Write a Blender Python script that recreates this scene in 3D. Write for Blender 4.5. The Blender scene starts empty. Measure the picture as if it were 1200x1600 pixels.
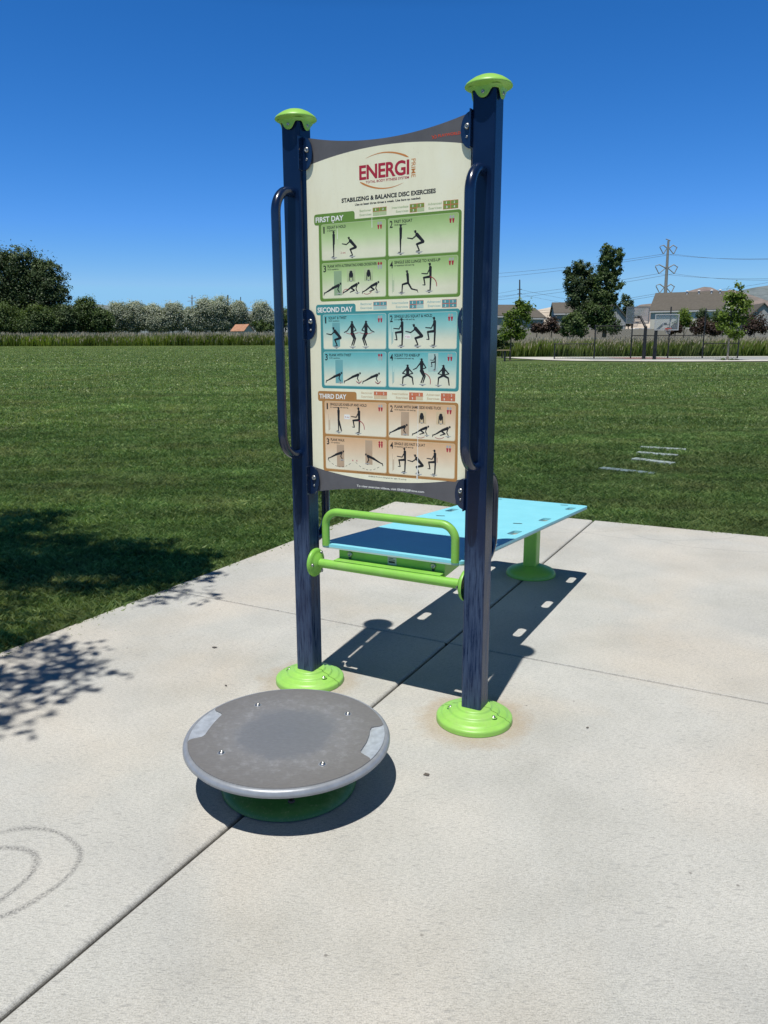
import bpy, bmesh, math, random
import numpy as np
from mathutils import Matrix, Vector
R = math.radians
SC = bpy.context.scene
COL = SC.collection
rnd = random.Random(7)

# ------------------------------------------------------------------ camera
EYE = 1.5; FPX = 1197.0; PITCH = R(12.1364); ROLL = R(-0.2025)
cd = bpy.data.cameras.new('camera'); cam = bpy.data.objects.new('camera', cd); COL.objects.link(cam)
cd.sensor_fit = 'VERTICAL'; cd.sensor_height = 36.0; cd.sensor_width = 27.0
cd.lens = 36.0*FPX/1600.0; cd.clip_start = 0.05; cd.clip_end = 30000
cam.matrix_world = Matrix.Translation((0, 0, EYE)) @ Matrix.Rotation(R(90)-PITCH, 4, 'X') @ Matrix.Rotation(ROLL, 4, 'Z')
SC.camera = cam
# ------------------------------------------------------------------ sun, sky, exposure
SX, SY = 0.1294, 0.3057                  # shadow offset per metre of height
w = bpy.data.worlds.new('World'); SC.world = w; w.use_nodes = True
nt = w.node_tree; sky = nt.nodes.new('ShaderNodeTexSky'); sky.sky_type = 'NISHITA'; sky.sun_disc = False
sky.sun_elevation = math.atan2(1, math.hypot(SX, SY)); sky.sun_rotation = math.atan2(-SX, -SY)
sky.altitude = 1400; sky.air_density = 1.0; sky.dust_density = 0.1; sky.ozone_density = 2.6
bg = nt.nodes['Background']; bg.inputs[1].default_value = 0.10
sep = nt.nodes.new('ShaderNodeSeparateColor'); com = nt.nodes.new('ShaderNodeCombineColor'); nt.links.new(sky.outputs[0], sep.inputs[0])
for ch, (gain, pw_, top_) in enumerate(((0.70, 2.0, .27), (0.64, 1.24, .56), (0.97, 1.17, .87))):   # clear, dry high-altitude blue
    m1 = nt.nodes.new('ShaderNodeMath'); m1.operation = 'MULTIPLY'; m1.inputs[1].default_value = 0.15; nt.links.new(sep.outputs[ch], m1.inputs[0])
    m2 = nt.nodes.new('ShaderNodeMath'); m2.operation = 'POWER'; m2.inputs[1].default_value = pw_; nt.links.new(m1.outputs[0], m2.inputs[0])
    m3 = nt.nodes.new('ShaderNodeMath'); m3.operation = 'MULTIPLY'; m3.inputs[1].default_value = gain/0.10; nt.links.new(m2.outputs[0], m3.inputs[0]); 
    m4 = nt.nodes.new('ShaderNodeMath'); m4.operation = 'MINIMUM'; m4.inputs[1].default_value = top_/0.10; nt.links.new(m3.outputs[0], m4.inputs[0]); nt.links.new(m4.outputs[0], com.inputs[ch])
# sky above the frame darkened towards the zenith, added to weaken the fill light
tcw = nt.nodes.new('ShaderNodeTexCoord'); spw = nt.nodes.new('ShaderNodeSeparateXYZ'); nt.links.new(tcw.outputs['Generated'], spw.inputs[0])
rw = nt.nodes.new('ShaderNodeValToRGB'); nt.links.new(spw.outputs[2], rw.inputs[0]); e_ = rw.color_ramp.elements
e_[0].position = .36; e_[0].color = (1, 1, 1, 1); e_[1].position = 1; e_[1].color = (.07, .09, .075, 1); q_ = e_.new(.47); q_.color = (.32, .36, .33, 1); q_ = e_.new(.62); q_.color = (.13, .16, .14, 1)
mw = nt.nodes.new('ShaderNodeMix'); mw.data_type = 'RGBA'; mw.blend_type = 'MULTIPLY'; mw.inputs[0].default_value = 1
nt.links.new(com.outputs[0], mw.inputs[6]); nt.links.new(rw.outputs[0], mw.inputs[7]); nt.links.new(mw.outputs[2], bg.inputs[0])
sd = bpy.data.lights.new('sun', 'SUN'); sd.energy = 5.0; sd.angle = R(0.53); sd.color = (1.0, 0.97, 0.915)
so = bpy.data.objects.new('sun', sd); COL.objects.link(so)
so.rotation_euler = Vector((SX, SY, -1)).to_track_quat('-Z', 'Y').to_euler(); so.location = (-3, -6, 20)
SC.view_settings.view_transform = 'Standard'; SC.view_settings.look = 'None'
SC.view_settings.exposure = 0.0; SC.view_settings.gamma = 1.0

# ------------------------------------------------------------------ helpers
def ray(px, py):
    X, Y = px-600, py-800; c, s = math.cos(ROLL), math.sin(ROLL)
    X, Y = c*X+s*Y, -s*X+c*Y; v = -Y/FPX
    return (X/FPX, math.cos(PITCH)+v*math.sin(PITCH), -math.sin(PITCH)+v*math.cos(PITCH))
def at(px, py, Y):                       # real-world point seen at a photo pixel, Y metres ahead
    r = ray(px, py); t = Y/r[1]; return (r[0]*t, Y, EYE+r[2]*t)
def ground(px, py, z=0.0):
    r = ray(px, py); t = (z-EYE)/r[2]; return (r[0]*t, r[1]*t)
def G(x, y):                             # gently rising terrain
    x = np.asarray(x, float); y = np.asarray(y, float)
    a = np.clip(x/np.maximum(y, 1.0), -1, 1); t = np.clip((a+0.13)/0.29, 0, 1); t = t*t*(3-2*t)
    s = 0.0219*(1-t)+0.0073*t
    d = np.clip(y-8, 0, 150); d = np.where(d < 6, d*d/12, d-3)
    return s*d*1.05-0.028
def gh(x, y): return float(G(x, y))

def tag(o, label=None, cat=None, group=None, kind=None):
    if label: o['label'] = label
    if cat: o['category'] = cat
    if group: o['group'] = group
    if kind: o['kind'] = kind
    return o
def thing(name, label, cat, loc=(0, 0, 0), rz=0.0, group=None):
    o = bpy.data.objects.new(name, None); COL.objects.link(o); o.location = loc; o.rotation_euler = (0, 0, rz)
    o.empty_display_size = 0.2
    return tag(o, label, cat, group)

class MB:
    def __init__(s): s.v = []; s.f = []; s.m = []; s.sm = []
    def add(s, vs, fs, mi=0, smooth=False):
        b = len(s.v); s.v += [tuple(v) for v in vs]
        for f in fs: s.f.append(tuple(i+b for i in f)); s.m.append(mi); s.sm.append(smooth)
    def box(s, x0, x1, y0, y1, z0, z1, mi=0):
        s.add([(x0,y0,z0),(x1,y0,z0),(x1,y1,z0),(x0,y1,z0),(x0,y0,z1),(x1,y0,z1),(x1,y1,z1),(x0,y1,z1)],
              [(0,3,2,1),(4,5,6,7),(0,1,5,4),(1,2,6,5),(2,3,7,6),(3,0,4,7)], mi)
    def bar(s, a, b, wx, wy, mi=0):      # rectangular bar from a to b
        a = Vector(a); b = Vector(b); d = (b-a).normalized(); up = Vector((0,0,1)) if abs(d.z) < .95 else Vector((1,0,0))
        e = d.cross(up).normalized()*wx/2; g = d.cross(e).normalized()*wy/2
        vs = [p+q for p in (a, b) for q in (-e-g, e-g, e+g, -e+g)]
        s.add(vs, [(0,3,2,1),(4,5,6,7),(0,1,5,4),(1,2,6,5),(2,3,7,6),(3,0,4,7)], mi)
    def tube(s, pts, r, n=16, mi=0, caps=True):
        pts = [Vector(p) for p in pts]; k = len(pts); rr = r if isinstance(r, (list, tuple)) else [r]*k
        t0 = (pts[1]-pts[0]).normalized(); up = Vector((0,0,1)) if abs(t0.z) < .9 else Vector((1,0,0))
        e = t0.cross(up).normalized(); vs = []
        for i, p in enumerate(pts):
            t = (pts[min(i+1, k-1)]-pts[max(i-1, 0)]).normalized()
            e = (e-t*e.dot(t)).normalized(); g = t.cross(e)
            vs += [p+(e*math.cos(2*math.pi*j/n)+g*math.sin(2*math.pi*j/n))*rr[i] for j in range(n)]
        fs = [(i*n+j, i*n+(j+1)%n, (i+1)*n+(j+1)%n, (i+1)*n+j) for i in range(k-1) for j in range(n)]
        s.add(vs, fs, mi, True)
        if caps:
            s.add(vs[:n], [tuple(range(n-1, -1, -1))], mi); s.add(vs[-n:], [tuple(range(n))], mi)
    def lathe(s, prof, n=48, c=(0,0,0), mi=0, a0=0, a1=2*math.pi, axis='z', shift=(0,0)):
        full = abs(a1-a0-2*math.pi) < 1e-6; m = n if full else n+1; vs = []
        for r, z in prof:
            for j in range(m):
                a = a0+(a1-a0)*j/n; x, y = r*math.cos(a)+shift[0], r*math.sin(a)+shift[1]
                if axis == 'z': vs.append((c[0]+x, c[1]+y, c[2]+z))
                elif axis == 'x': vs.append((c[0]+z, c[1]+x, c[2]+y))
                else: vs.append((c[0]+x, c[1]+z, c[2]-y))
        fs = []
        for i in range(len(prof)-1):
            for j in range(n):
                j2 = (j+1) % m if full else j+1
                fs.append((i*m+j, i*m+j2, (i+1)*m+j2, (i+1)*m+j))
        s.add(vs, fs, mi, True)
    def prism(s, poly, axis, d0, d1, mi=0, side=None):   # poly in 2D extruded along axis
        def P(a, b, d): return (a, b, d) if axis == 'z' else ((a, d, b) if axis == 'y' else (d, a, b))
        n = len(poly); vs = [P(a, b, d0) for a, b in poly]+[P(a, b, d1) for a, b in poly]
        ar = sum(poly[i][0]*poly[(i+1)%n][1]-poly[(i+1)%n][0]*poly[i][1] for i in range(n))
        if (ar < 0) ^ (axis == 'y'): order = list(range(n-1, -1, -1))
        else: order = list(range(n))
        # order is counter-clockwise seen from +axis
        fs = [tuple(reversed(order)), tuple(o+n for o in order)]
        s.add(vs, fs, mi)
        s.add(vs, [(order[i], order[(i+1)%n], order[(i+1)%n]+n, order[i]+n) for i in range(n)], mi if side is None else side)
    def build(s, name, mats, parent=None, bevel=0, seg=2, auto=None):
        me = bpy.data.meshes.new(name); me.from_pydata(s.v, [], s.f)
        if not isinstance(mats, (list, tuple)): mats = [mats]
        for m in mats: me.materials.append(m)
        me.polygons.foreach_set('material_index', s.m); me.polygons.foreach_set('use_smooth', s.sm)
        me.update(); o = bpy.data.objects.new(name, me); COL.objects.link(o)
        if parent: o.parent = parent
        if bevel:
            b = o.modifiers.new('bevel', 'BEVEL'); b.width = bevel; b.segments = seg; b.limit_method = 'ANGLE'; b.angle_limit = R(40)
            b.harden_normals = False
        return o

def copy_tree(o, parent=None):
    c = o.copy(); COL.objects.link(c); c.parent = parent
    for ch in [k for k in o.children]: copy_tree(ch, c)
    return c

def raw_mesh(name, V, F, mat, attr=None, parent=None, nv=4, smooth=False):
    """numpy vertices (N,3), faces (M,nv)"""
    me = bpy.data.meshes.new(name); V = np.ascontiguousarray(V, np.float32); F = np.ascontiguousarray(F, np.int32)
    me.vertices.add(len(V)); me.vertices.foreach_set('co', V.ravel())
    me.loops.add(F.size); me.loops.foreach_set('vertex_index', F.ravel())
    me.polygons.add(len(F)); me.polygons.foreach_set('loop_start', np.arange(0, F.size, nv, dtype=np.int32))
    if smooth: me.polygons.foreach_set('use_smooth', np.ones(len(F), bool))
    me.update(calc_edges=True)
    if attr is not None:
        a = me.attributes.new('tint', 'FLOAT', 'POINT'); a.data.foreach_set('value', np.ascontiguousarray(attr, np.float32))
    for m in (mat if isinstance(mat, (list, tuple)) else [mat]): me.materials.append(m)
    o = bpy.data.objects.new(name, me); COL.objects.link(o)
    if parent: o.parent = parent
    return o

# ------------------------------------------------------------------ materials
class NT:
    def __init__(s, name):
        s.m = bpy.data.materials.new(name); s.m.use_nodes = True; s.t = s.m.node_tree; s.b = s.t.nodes['Principled BSDF']
    def n(s, kind, **kw):
        o = s.t.nodes.new(kind)
        for k, v in kw.items():
            if k.startswith('i_'):
                key = k[2:]; o.inputs[int(key) if key.isdigit() else key.replace('_', ' ')].default_value = v
            else: setattr(o, k, v)
        return o
    def l(s, a, b): s.t.links.new(a, b)
    def co(s, kind='Object', scale=(1,1,1), rot=(0,0,0), loc=(0,0,0)):
        c = s.n('ShaderNodeTexCoord'); m = s.n('ShaderNodeMapping'); s.l(c.outputs[kind], m.inputs[0])
        m.inputs['Scale'].default_value = scale; m.inputs['Rotation'].default_value = rot; m.inputs['Location'].default_value = loc
        return m.outputs[0]
    def noise(s, vec, scale, detail=4, rough=.55, dist=0):
        o = s.n('ShaderNodeTexNoise'); s.l(vec, o.inputs['Vector']); o.inputs['Scale'].default_value = scale
        o.inputs['Detail'].default_value = detail; o.inputs['Roughness'].default_value = rough; o.inputs['Distortion'].default_value = dist
        return o.outputs['Fac']
    def ramp(s, fac, stops, interp='LINEAR'):
        o = s.n('ShaderNodeValToRGB'); s.l(fac, o.inputs[0]); e = o.color_ramp.elements; o.color_ramp.interpolation = interp
        while len(e) < len(stops): e.new(.5)
        for k, (p, c) in enumerate(stops):
            e[k].position = p; e[k].color = (c, c, c, 1) if isinstance(c, (int, float)) else (*c, 1)
        return o.outputs[0]
    def mix(s, fac, a, b, mode='MIX'):
        o = s.n('ShaderNodeMix', data_type='RGBA', blend_type=mode)
        for sock, v in ((o.inputs[0], fac), (o.inputs[6], a), (o.inputs[7], b)):
            if isinstance(v, (int, float)): sock.default_value = v
            elif isinstance(v, tuple): sock.default_value = (*v, 1)
            else: s.l(v, sock)
        return o.outputs[2]
    def math(s, op, a, b=None, clamp=False):
        o = s.n('ShaderNodeMath', operation=op, use_clamp=clamp)
        for sock, v in ((o.inputs[0], a), (o.inputs[1], b)):
            if v is None: continue
            if isinstance(v, (int, float)): sock.default_value = v
            else: s.l(v, sock)
        return o.outputs[0]
    def set(s, **kw):
        for k, v in kw.items():
            sock = s.b.inputs[k.replace('_', ' ')]
            if isinstance(v, tuple): sock.default_value = (*v, 1)
            elif isinstance(v, (int, float)): sock.default_value = v
            else: s.l(v, sock)
    def bump(s, h, strength=.3, dist=.01):
        o = s.n('ShaderNodeBump'); s.l(h, o.inputs['Height']); o.inputs['Strength'].default_value = strength; o.inputs['Distance'].default_value = dist
        s.l(o.outputs[0], s.b.inputs['Normal'])

def simple(name, col, rough=.5, metal=0.0, spec=.5, var=.12, vscale=8, bump=0, coat=0):
    k = NT(name); v = k.co(); nz = k.noise(v, vscale, 5)
    c = k.ramp(nz, [(.3, tuple(x*(1-var) for x in col)), (.7, tuple(min(1, x*(1+var)) for x in col))])
    k.set(Base_Color=c, Roughness=rough, Metallic=metal, Coat_Weight=coat); k.b.inputs['Specular IOR Level'].default_value = spec
    if bump: k.bump(k.noise(v, vscale*20, 3), bump, .002)
    return k.m

def m_concrete():
    k = NT('concrete'); v = k.co(); st = R(28.3)
    sv = k.co(rot=(0, 0, st), scale=(1, 4.5, 1)); sv2 = k.co(rot=(0, 0, st), scale=(1.6, 6, 1))
    blot = k.noise(v, 1.3, 6, .62); hue = k.noise(v, .9, 3, .5, .6)
    base = k.ramp(blot, [(.28, (.385,.384,.350)), (.5, (.470,.467,.432)), (.74, (.54,.532,.492))])
    base = k.mix(k.math('MULTIPLY', k.ramp(hue, [(.45, 0.0), (.72, 1.0)]), .30), base, (.62,.50,.36))
    hue2 = k.noise(k.co(loc=(7, 3, 0)), 1.5, 3, .5, .5)
    base = k.mix(k.math('MULTIPLY', k.ramp(hue2, [(.5, 0.0), (.75, 1.0)]), .35), base, (.37,.37,.355))
    fine = k.noise(sv, 62, 6, .74)
    base = k.mix(.85, base, k.ramp(fine, [(.34, .6), (.5, 1.0), (.70, 1.14)]), 'MULTIPLY')
    grain = k.noise(v, 240, 3, .7)
    base = k.mix(.75, base, k.ramp(grain, [(.32, .6), (.5, 1.0), (.7, 1.2)]), 'MULTIPLY')
    # scattered dark dashes of pitted paste
    spk = k.noise(sv2, 17, 2, .4); pt = k.noise(v, 1.7, 3, .6)
    d = k.math('MULTIPLY', k.ramp(spk, [(.60, 0.0), (.70, 1.0)]), k.ramp(pt, [(.36, .12), (.62, .5)]))
    base = k.mix(d, base, (.25,.25,.24))
    vo = k.n('ShaderNodeTexVoronoi', feature='F1'); k.l(v, vo.inputs['Vector']); vo.inputs['Scale'].default_value = 9.0; vo.inputs['Randomness'].default_value = 1
    pits = k.ramp(vo.outputs['Distance'], [(.03, 1.0), (.06, 0.0)])
    pits = k.math('MULTIPLY', pits, k.ramp(k.noise(v, 4.1, 2), [(.52, 0.0), (.56, .75)]))
    base = k.mix(pits, base, (.16,.15,.135))
    sp = k.n('ShaderNodeSeparateXYZ'); k.l(v, sp.inputs[0]); X, Y = sp.outputs[0], sp.outputs[1]
    def dist(cx, cy):
        a = k.math('SUBTRACT', X, cx); b = k.math('SUBTRACT', Y, cy)
        return k.math('SQRT', k.math('ADD', k.math('MULTIPLY', a, a), k.math('MULTIPLY', b, b)))
    wob = k.noise(v, 14, 4, .6); wob2 = k.noise(v, 90, 4, .7)
    for (cx, cy, s) in ((.368, 2.906, 1.0), (-.344, 3.291, .8), (-.337, 2.442, .4)):          # rust halo round the base covers
        dd = k.math('ADD', dist(cx, cy), k.math('MULTIPLY', k.math('SUBTRACT', wob, .5), .16))
        r = k.ramp(dd, [(.13, 1.0), (.19, .75), (.215, .5), (.26, 0.0)])
        r = k.math('MULTIPLY', r, k.math('MULTIPLY', k.ramp(wob2, [(.25, .55), (.7, 1.0)]), s*.7))
        base = k.mix(r, base, (.34,.25,.15))
    def ring(cx, cy, rad, wd, cut, st_, axis='X'):
        dd = k.math('ABSOLUTE', k.math('SUBTRACT', k.math('ADD', dist(cx, cy), k.math('MULTIPLY', k.math('SUBTRACT', k.noise(v, 3.3, 1), .5), .09)), rad))
        m = k.ramp(k.math('DIVIDE', dd, wd), [(.2, 1.0), (1.0, 0.0)])
        m = k.math('MULTIPLY', m, k.ramp(k.noise(v, 130, 4, .75), [(.42, .1), (.6, 1.0)]))
        c_ = k.math('SUBTRACT', X, cut) if axis == 'X' else k.math('SUBTRACT', cut, Y)
        m = k.math('MULTIPLY', m, k.ramp(k.math('MULTIPLY', c_, 5), [(0, 0.0), (.5, 1.0)]))
        return k.math('MULTIPLY', m, st_)
    for a in ((-1.12, 1.985, .20, .014, -1.27, .85), (-1.165, 1.955, .135, .016, -1.27, .85)):
        base = k.mix(ring(*a), base, (.12,.12,.12))
    for a in ((2.35, 6.98, 1.1, .010, 6.4, .6, 'Y'), (2.85, 6.38, .86, .012, 6.1, .65, 'Y'), (1.5, 7.38, 1.25, .010, 6.5, .5, 'Y')):
        base = k.mix(ring(*a), base, (.2,.2,.2))
    # older broad scratches right of the sign
    k.set(Base_Color=base, Roughness=.86); k.b.inputs['Specular IOR Level'].default_value = .3
    h = k.math('ADD', k.math('MULTIPLY', fine, .7), k.math('MULTIPLY', grain, .5)); k.bump(h, .55, .004)
    return k.m
M_CONC = m_concrete()
M_JOINT = simple('joint_filler', (.05,.045,.038), .95, var=.4, vscale=60)

def m_lawn():
    k = NT('lawn'); v = k.co()
    sv = k.co(rot=(0, 0, R(6)), scale=(.16, 1, 1))
    big = k.noise(sv, .55, 3, .5, .4); pat = k.noise(v, .8, 5, .6); fine = k.noise(v, 22, 6, .75); mid = k.noise(v, 3.2, 5, .65)
    c = k.ramp(big, [(.34, (.068,.102,.026)), (.45, (.088,.128,.034)), (.53, (.070,.105,.028)), (.66, (.102,.140,.042))])
    dry = k.math('MULTIPLY', k.ramp(pat, [(.52, 0.0), (.72, 1.0)]), k.ramp(k.noise(sv, 2.2, 4, .6), [(.45, 0.0), (.66, .65)]))
    c = k.mix(dry, c, (.165,.155,.072))
    c = k.mix(.8, c, k.ramp(mid, [(.3, .6), (.5, 1.0), (.72, 1.4)]), 'MULTIPLY')
    c = k.mix(.9, c, k.ramp(fine, [(.3, .45), (.5, 1.0), (.72, 1.65)]), 'MULTIPLY')
    k.set(Base_Color=c, Roughness=.8); k.b.inputs['Specular IOR Level'].default_value = .15
    k.bump(k.math('ADD', fine, mid), .8, .05)
    return k.m
M_LAWN = m_lawn()

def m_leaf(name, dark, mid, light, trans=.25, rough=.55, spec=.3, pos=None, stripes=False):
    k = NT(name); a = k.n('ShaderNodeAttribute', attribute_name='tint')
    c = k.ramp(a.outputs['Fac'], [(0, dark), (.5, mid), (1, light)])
    if pos:
        v = k.co(); n1 = k.noise(v, pos[0], 4, .6); c = k.mix(k.ramp(n1, [(.45, 0.0), (.68, pos[2])]), c, pos[1])
    if stripes: c = k.mix(1.0, c, k.ramp(k.noise(k.co(rot=(0, 0, R(6)), scale=(.16, 1, 1)), .55, 3, .5, .4), [(.36, .78), (.45, 1.08), (.52, .82), (.62, 1.2)]), 'MULTIPLY'); c = k.mix(.9, c, k.ramp(k.noise(k.co(), 2.6, 5, .68), [(.34, .66), (.5, 1.0), (.68, 1.36)]), 'MULTIPLY')
    k.set(Base_Color=c, Roughness=rough); k.b.inputs['Specular IOR Level'].default_value = spec
    tr = k.n('ShaderNodeBsdfTranslucent'); k.l(k.mix(1.0, c, (1.25,1.35,.55), 'MULTIPLY'), tr.inputs[0])
    mx = k.n('ShaderNodeMixShader'); mx.inputs[0].default_value = trans
    k.l(k.b.outputs[0], mx.inputs[1]); k.l(tr.outputs[0], mx.inputs[2]); k.l(mx.outputs[0], k.t.nodes['Material Output'].inputs[0])
    return k.m
M_BLADE = m_leaf('grass_blade', (.085,.155,.045), (.19,.295,.088), (.42,.51,.22), .38, .45, .45, pos=(.75, (.32,.32,.14), .55), stripes=True)
M_REED = m_leaf('reed_leaf', (.20,.28,.07), (.32,.40,.12), (.46,.50,.22), .55, pos=(.25, (.10,.15,.07), .6))
M_SEED = m_leaf('reed_plume', (.28,.25,.19), (.44,.39,.30), (.58,.52,.41), .2, .8)
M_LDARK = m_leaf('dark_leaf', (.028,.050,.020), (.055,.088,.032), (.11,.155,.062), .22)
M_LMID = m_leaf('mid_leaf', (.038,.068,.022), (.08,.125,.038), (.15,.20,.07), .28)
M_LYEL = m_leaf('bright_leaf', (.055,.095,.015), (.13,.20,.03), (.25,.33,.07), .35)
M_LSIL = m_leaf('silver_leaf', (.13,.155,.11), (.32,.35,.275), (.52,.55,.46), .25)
M_LRED = m_leaf('purple_leaf', (.03,.018,.016), (.065,.04,.032), (.11,.08,.05), .2)
M_LSHADE = m_leaf('shade_leaf', (.03,.06,.02), (.06,.1,.03), (.1,.15,.05), .15)
M_BARK = simple('bark', (.12,.095,.07), .9, var=.35, vscale=6, bump=.5)
M_TRUNKP = simple('pale_bark', (.26,.23,.19), .9, var=.3, vscale=6)

def m_navy():
    k = NT('navy_paint'); v = k.co(); sv = k.co(scale=(1, 1, .06)); sp = k.n('ShaderNodeSeparateXYZ'); k.l(v, sp.inputs[0]); z = sp.outputs[2]
    c = k.ramp(k.noise(v, 7, 3), [(.3, (.0035,.0125,.044)), (.7, (.0055,.018,.058))])
    str_ = k.noise(sv, 120, 6, .72); pa = k.noise(k.co(scale=(1, 1, .3)), 11, 4, .6)
    low = k.math('ADD', k.ramp(z, [(0, 1.0), (.62, .9), (.80, .38), (1.0, .16)]), -.22)
    wear = k.math('ADD', low, k.math('MULTIPLY', k.math('SUBTRACT', pa, .5), 1.6), True)
    wear = k.math('MULTIPLY', wear, k.ramp(str_, [(.38, .0), (.56, 1.0)]))
    c = k.mix(k.math('MULTIPLY', wear, .85), c, (.070,.108,.185))
    fl = k.math('MULTIPLY', k.ramp(k.noise(v, 170, 2, .5), [(.73, 0.0), (.77, .5)]), 1.0)
    c = k.mix(fl, c, (.09,.12,.17))
    k.set(Base_Color=c, Roughness=k.math('ADD', .2, k.math('MULTIPLY', wear, .4))); k.b.inputs['Specular IOR Level'].default_value = .3
    k.bump(str_, .06, .002)
    return k.m
M_NAVY = m_navy()
def m_navy_tube():
    k = NT('navy_tube_paint'); v = k.co()
    c = k.ramp(k.noise(v, 9, 4, .6), [(.3, (.0035,.0125,.044)), (.7, (.006,.020,.064))])
    c = k.mix(k.ramp(k.noise(v, 190, 2, .5), [(.73, 0.0), (.77, .5)]), c, (.1,.13,.18))
    k.set(Base_Color=c, Roughness=.24, Coat_Weight=.3); k.b.inputs['Coat Roughness'].default_value = .12
    return k.m
M_NAVYT = m_navy_tube()
def m_green(name, col):
    k = NT(name); v = k.co(); n = k.noise(v, 12, 5, .6)
    c = k.ramp(n, [(.3, tuple(x*.9 for x in col)), (.7, tuple(x*1.08 for x in col))])
    c = k.mix(k.ramp(k.noise(v, 90, 4, .7), [(.57, 0.0), (.70, .4)]), c, (.30,.33,.16)); c = k.mix(k.ramp(k.noise(v, 7, 5, .7), [(.52, 0.0), (.75, .3)]), c, (.34,.42,.20))
    k.set(Base_Color=c, Roughness=.42); k.bump(k.noise(v, 300, 2), .04, .001); return k.m
M_GREEN = m_green('lime_paint', (.22,.50,.07))
M_GREENSHADE = m_green('shaded_lime_paint', (.05,.17,.035))  # pedestal's lime paint with the shade under the disc put into its colour
M_LIMEP = m_green('lime_plastic', (.28,.56,.10))
def m_board():
    k = NT('aqua_board'); v = k.co(); sc = k.noise(k.co(scale=(1, .15, 1)), 60, 5, .7)
    c = k.ramp(k.noise(v, 5, 5, .6), [(.3, (.225,.64,.72)), (.7, (.26,.70,.78))])
    c = k.mix(k.ramp(sc, [(.60, 0.0), (.75, .35)]), c, (.50,.74,.78))
    c = k.mix(k.math('MULTIPLY', k.ramp(k.noise(v, 26, 5, .7), [(.56, 0.0), (.72, .4)]), .6), c, (.20,.42,.44))
    k.set(Base_Color=c, Roughness=.42); k.bump(k.noise(v, 500, 2), .08, .001); return k.m
M_CYAN = m_board()
M_CYEDGE = simple('board_core', (.42,.55,.50), .6, var=.06)
M_DARKHOLE = simple('recess_dark', (.03,.06,.065), .7)
M_STEEL = simple('stainless_bolt', (.42,.42,.41), .38, 1.0, var=.1)
M_BLACK = simple('black_metal', (.012,.013,.014), .5, var=.2)
def m_disc():
    k = NT('disc_inlay'); v = k.co(); sp = k.n('ShaderNodeSeparateXYZ'); k.l(v, sp.inputs[0])
    d = k.math('SQRT', k.math('ADD', k.math('MULTIPLY', sp.outputs[0], sp.outputs[0]), k.math('MULTIPLY', sp.outputs[1], sp.outputs[1])))
    dn = k.math('ADD', d, k.math('MULTIPLY', k.math('SUBTRACT', k.noise(v, 9, 5, .65), .5), .12))
    c = k.ramp(dn, [(0, (.135,.145,.160)), (.15, (.145,.153,.166)), (.19, (.176,.177,.180)), (.25, (.160,.158,.156)), (.33, (.150,.146,.142))])
    scr = k.noise(k.co(rot=(0,0,.6), scale=(1, 3, 1)), 55, 6, .75)
    c = k.mix(.7, c, k.ramp(scr, [(.3, .85), (.5, 1.0), (.72, 1.28)]), 'MULTIPLY')
    s2 = k.noise(v, 28, 6, .75); ringm = k.ramp(dn, [(.14, 0.0), (.19, 1.0), (.27, .6), (.32, .1)])
    c = k.mix(k.math('MULTIPLY', k.ramp(s2, [(.5, 0.0), (.66, .4)]), ringm), c, (.33,.34,.36))
    k.set(Base_Color=c, Roughness=.5); k.bump(k.noise(v, 420, 2, .6), .12, .001); return k.m
M_DISC = m_disc()
M_DRIM = simple('disc_rim_alloy', (.28,.30,.33), .38, .25, var=.12, vscale=30, bump=.05)
M_DNOTCH = simple('worn_alloy', (.46,.50,.55), .35, .3, var=.18, vscale=40)
# ---- print materials (each with its own faint weathering)
def pm(name, col, var=.06): return simple(name, col, .5, var=var, vscale=14, spec=.35)
def m_cream():
    k = NT('print_cream'); v = k.co(); n = k.noise(k.co(scale=(1, 1, .35)), 9, 5, .65)
    c = k.ramp(n, [(.3, (.84,.80,.58)), (.55, (.90,.87,.65)), (.75, (.92,.90,.70))])
    c = k.mix(k.ramp(k.noise(v, 60, 4, .7), [(.62, 0.0), (.74, .3)]), c, (.40,.38,.28))
    k.set(Base_Color=c, Roughness=.42); k.b.inputs['Specular IOR Level'].default_value = .4; return k.m
M_CREAM = m_cream()
M_PGREY = pm('print_grey', (.115,.112,.118), .12)
M_PEDGE = pm('panel_core_pale', (.55,.55,.53))
M_PINK = pm('print_black', (.016,.017,.02)); M_PRED = pm('print_crimson', (.42,.025,.05)); M_PORG = pm('print_orange', (.62,.24,.06))
M_PBRT = pm('print_vermilion', (.66,.075,.03)); M_PWHITE = pm('print_white', (.85,.85,.80)); M_PSHOE = pm('print_shoe_grey', (.42,.43,.42))
M_PGHOST = pm('print_ghost_bar', (.22,.28,.24))
def m_grad(name, top, bot, mid):
    k = NT(name); u = k.n('ShaderNodeUVMap'); sp = k.n('ShaderNodeSeparateXYZ'); k.l(u.outputs[0], sp.inputs[0])
    c = k.ramp(sp.outputs[1], [(0, bot), (.22, bot), (.6, mid), (1, top)])
    c = k.mix(.5, c, k.ramp(k.noise(k.co(), 16, 5, .6), [(.3, .88), (.7, 1.08)]), 'MULTIPLY')
    k.set(Base_Color=c, Roughness=.5); return k.m
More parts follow.
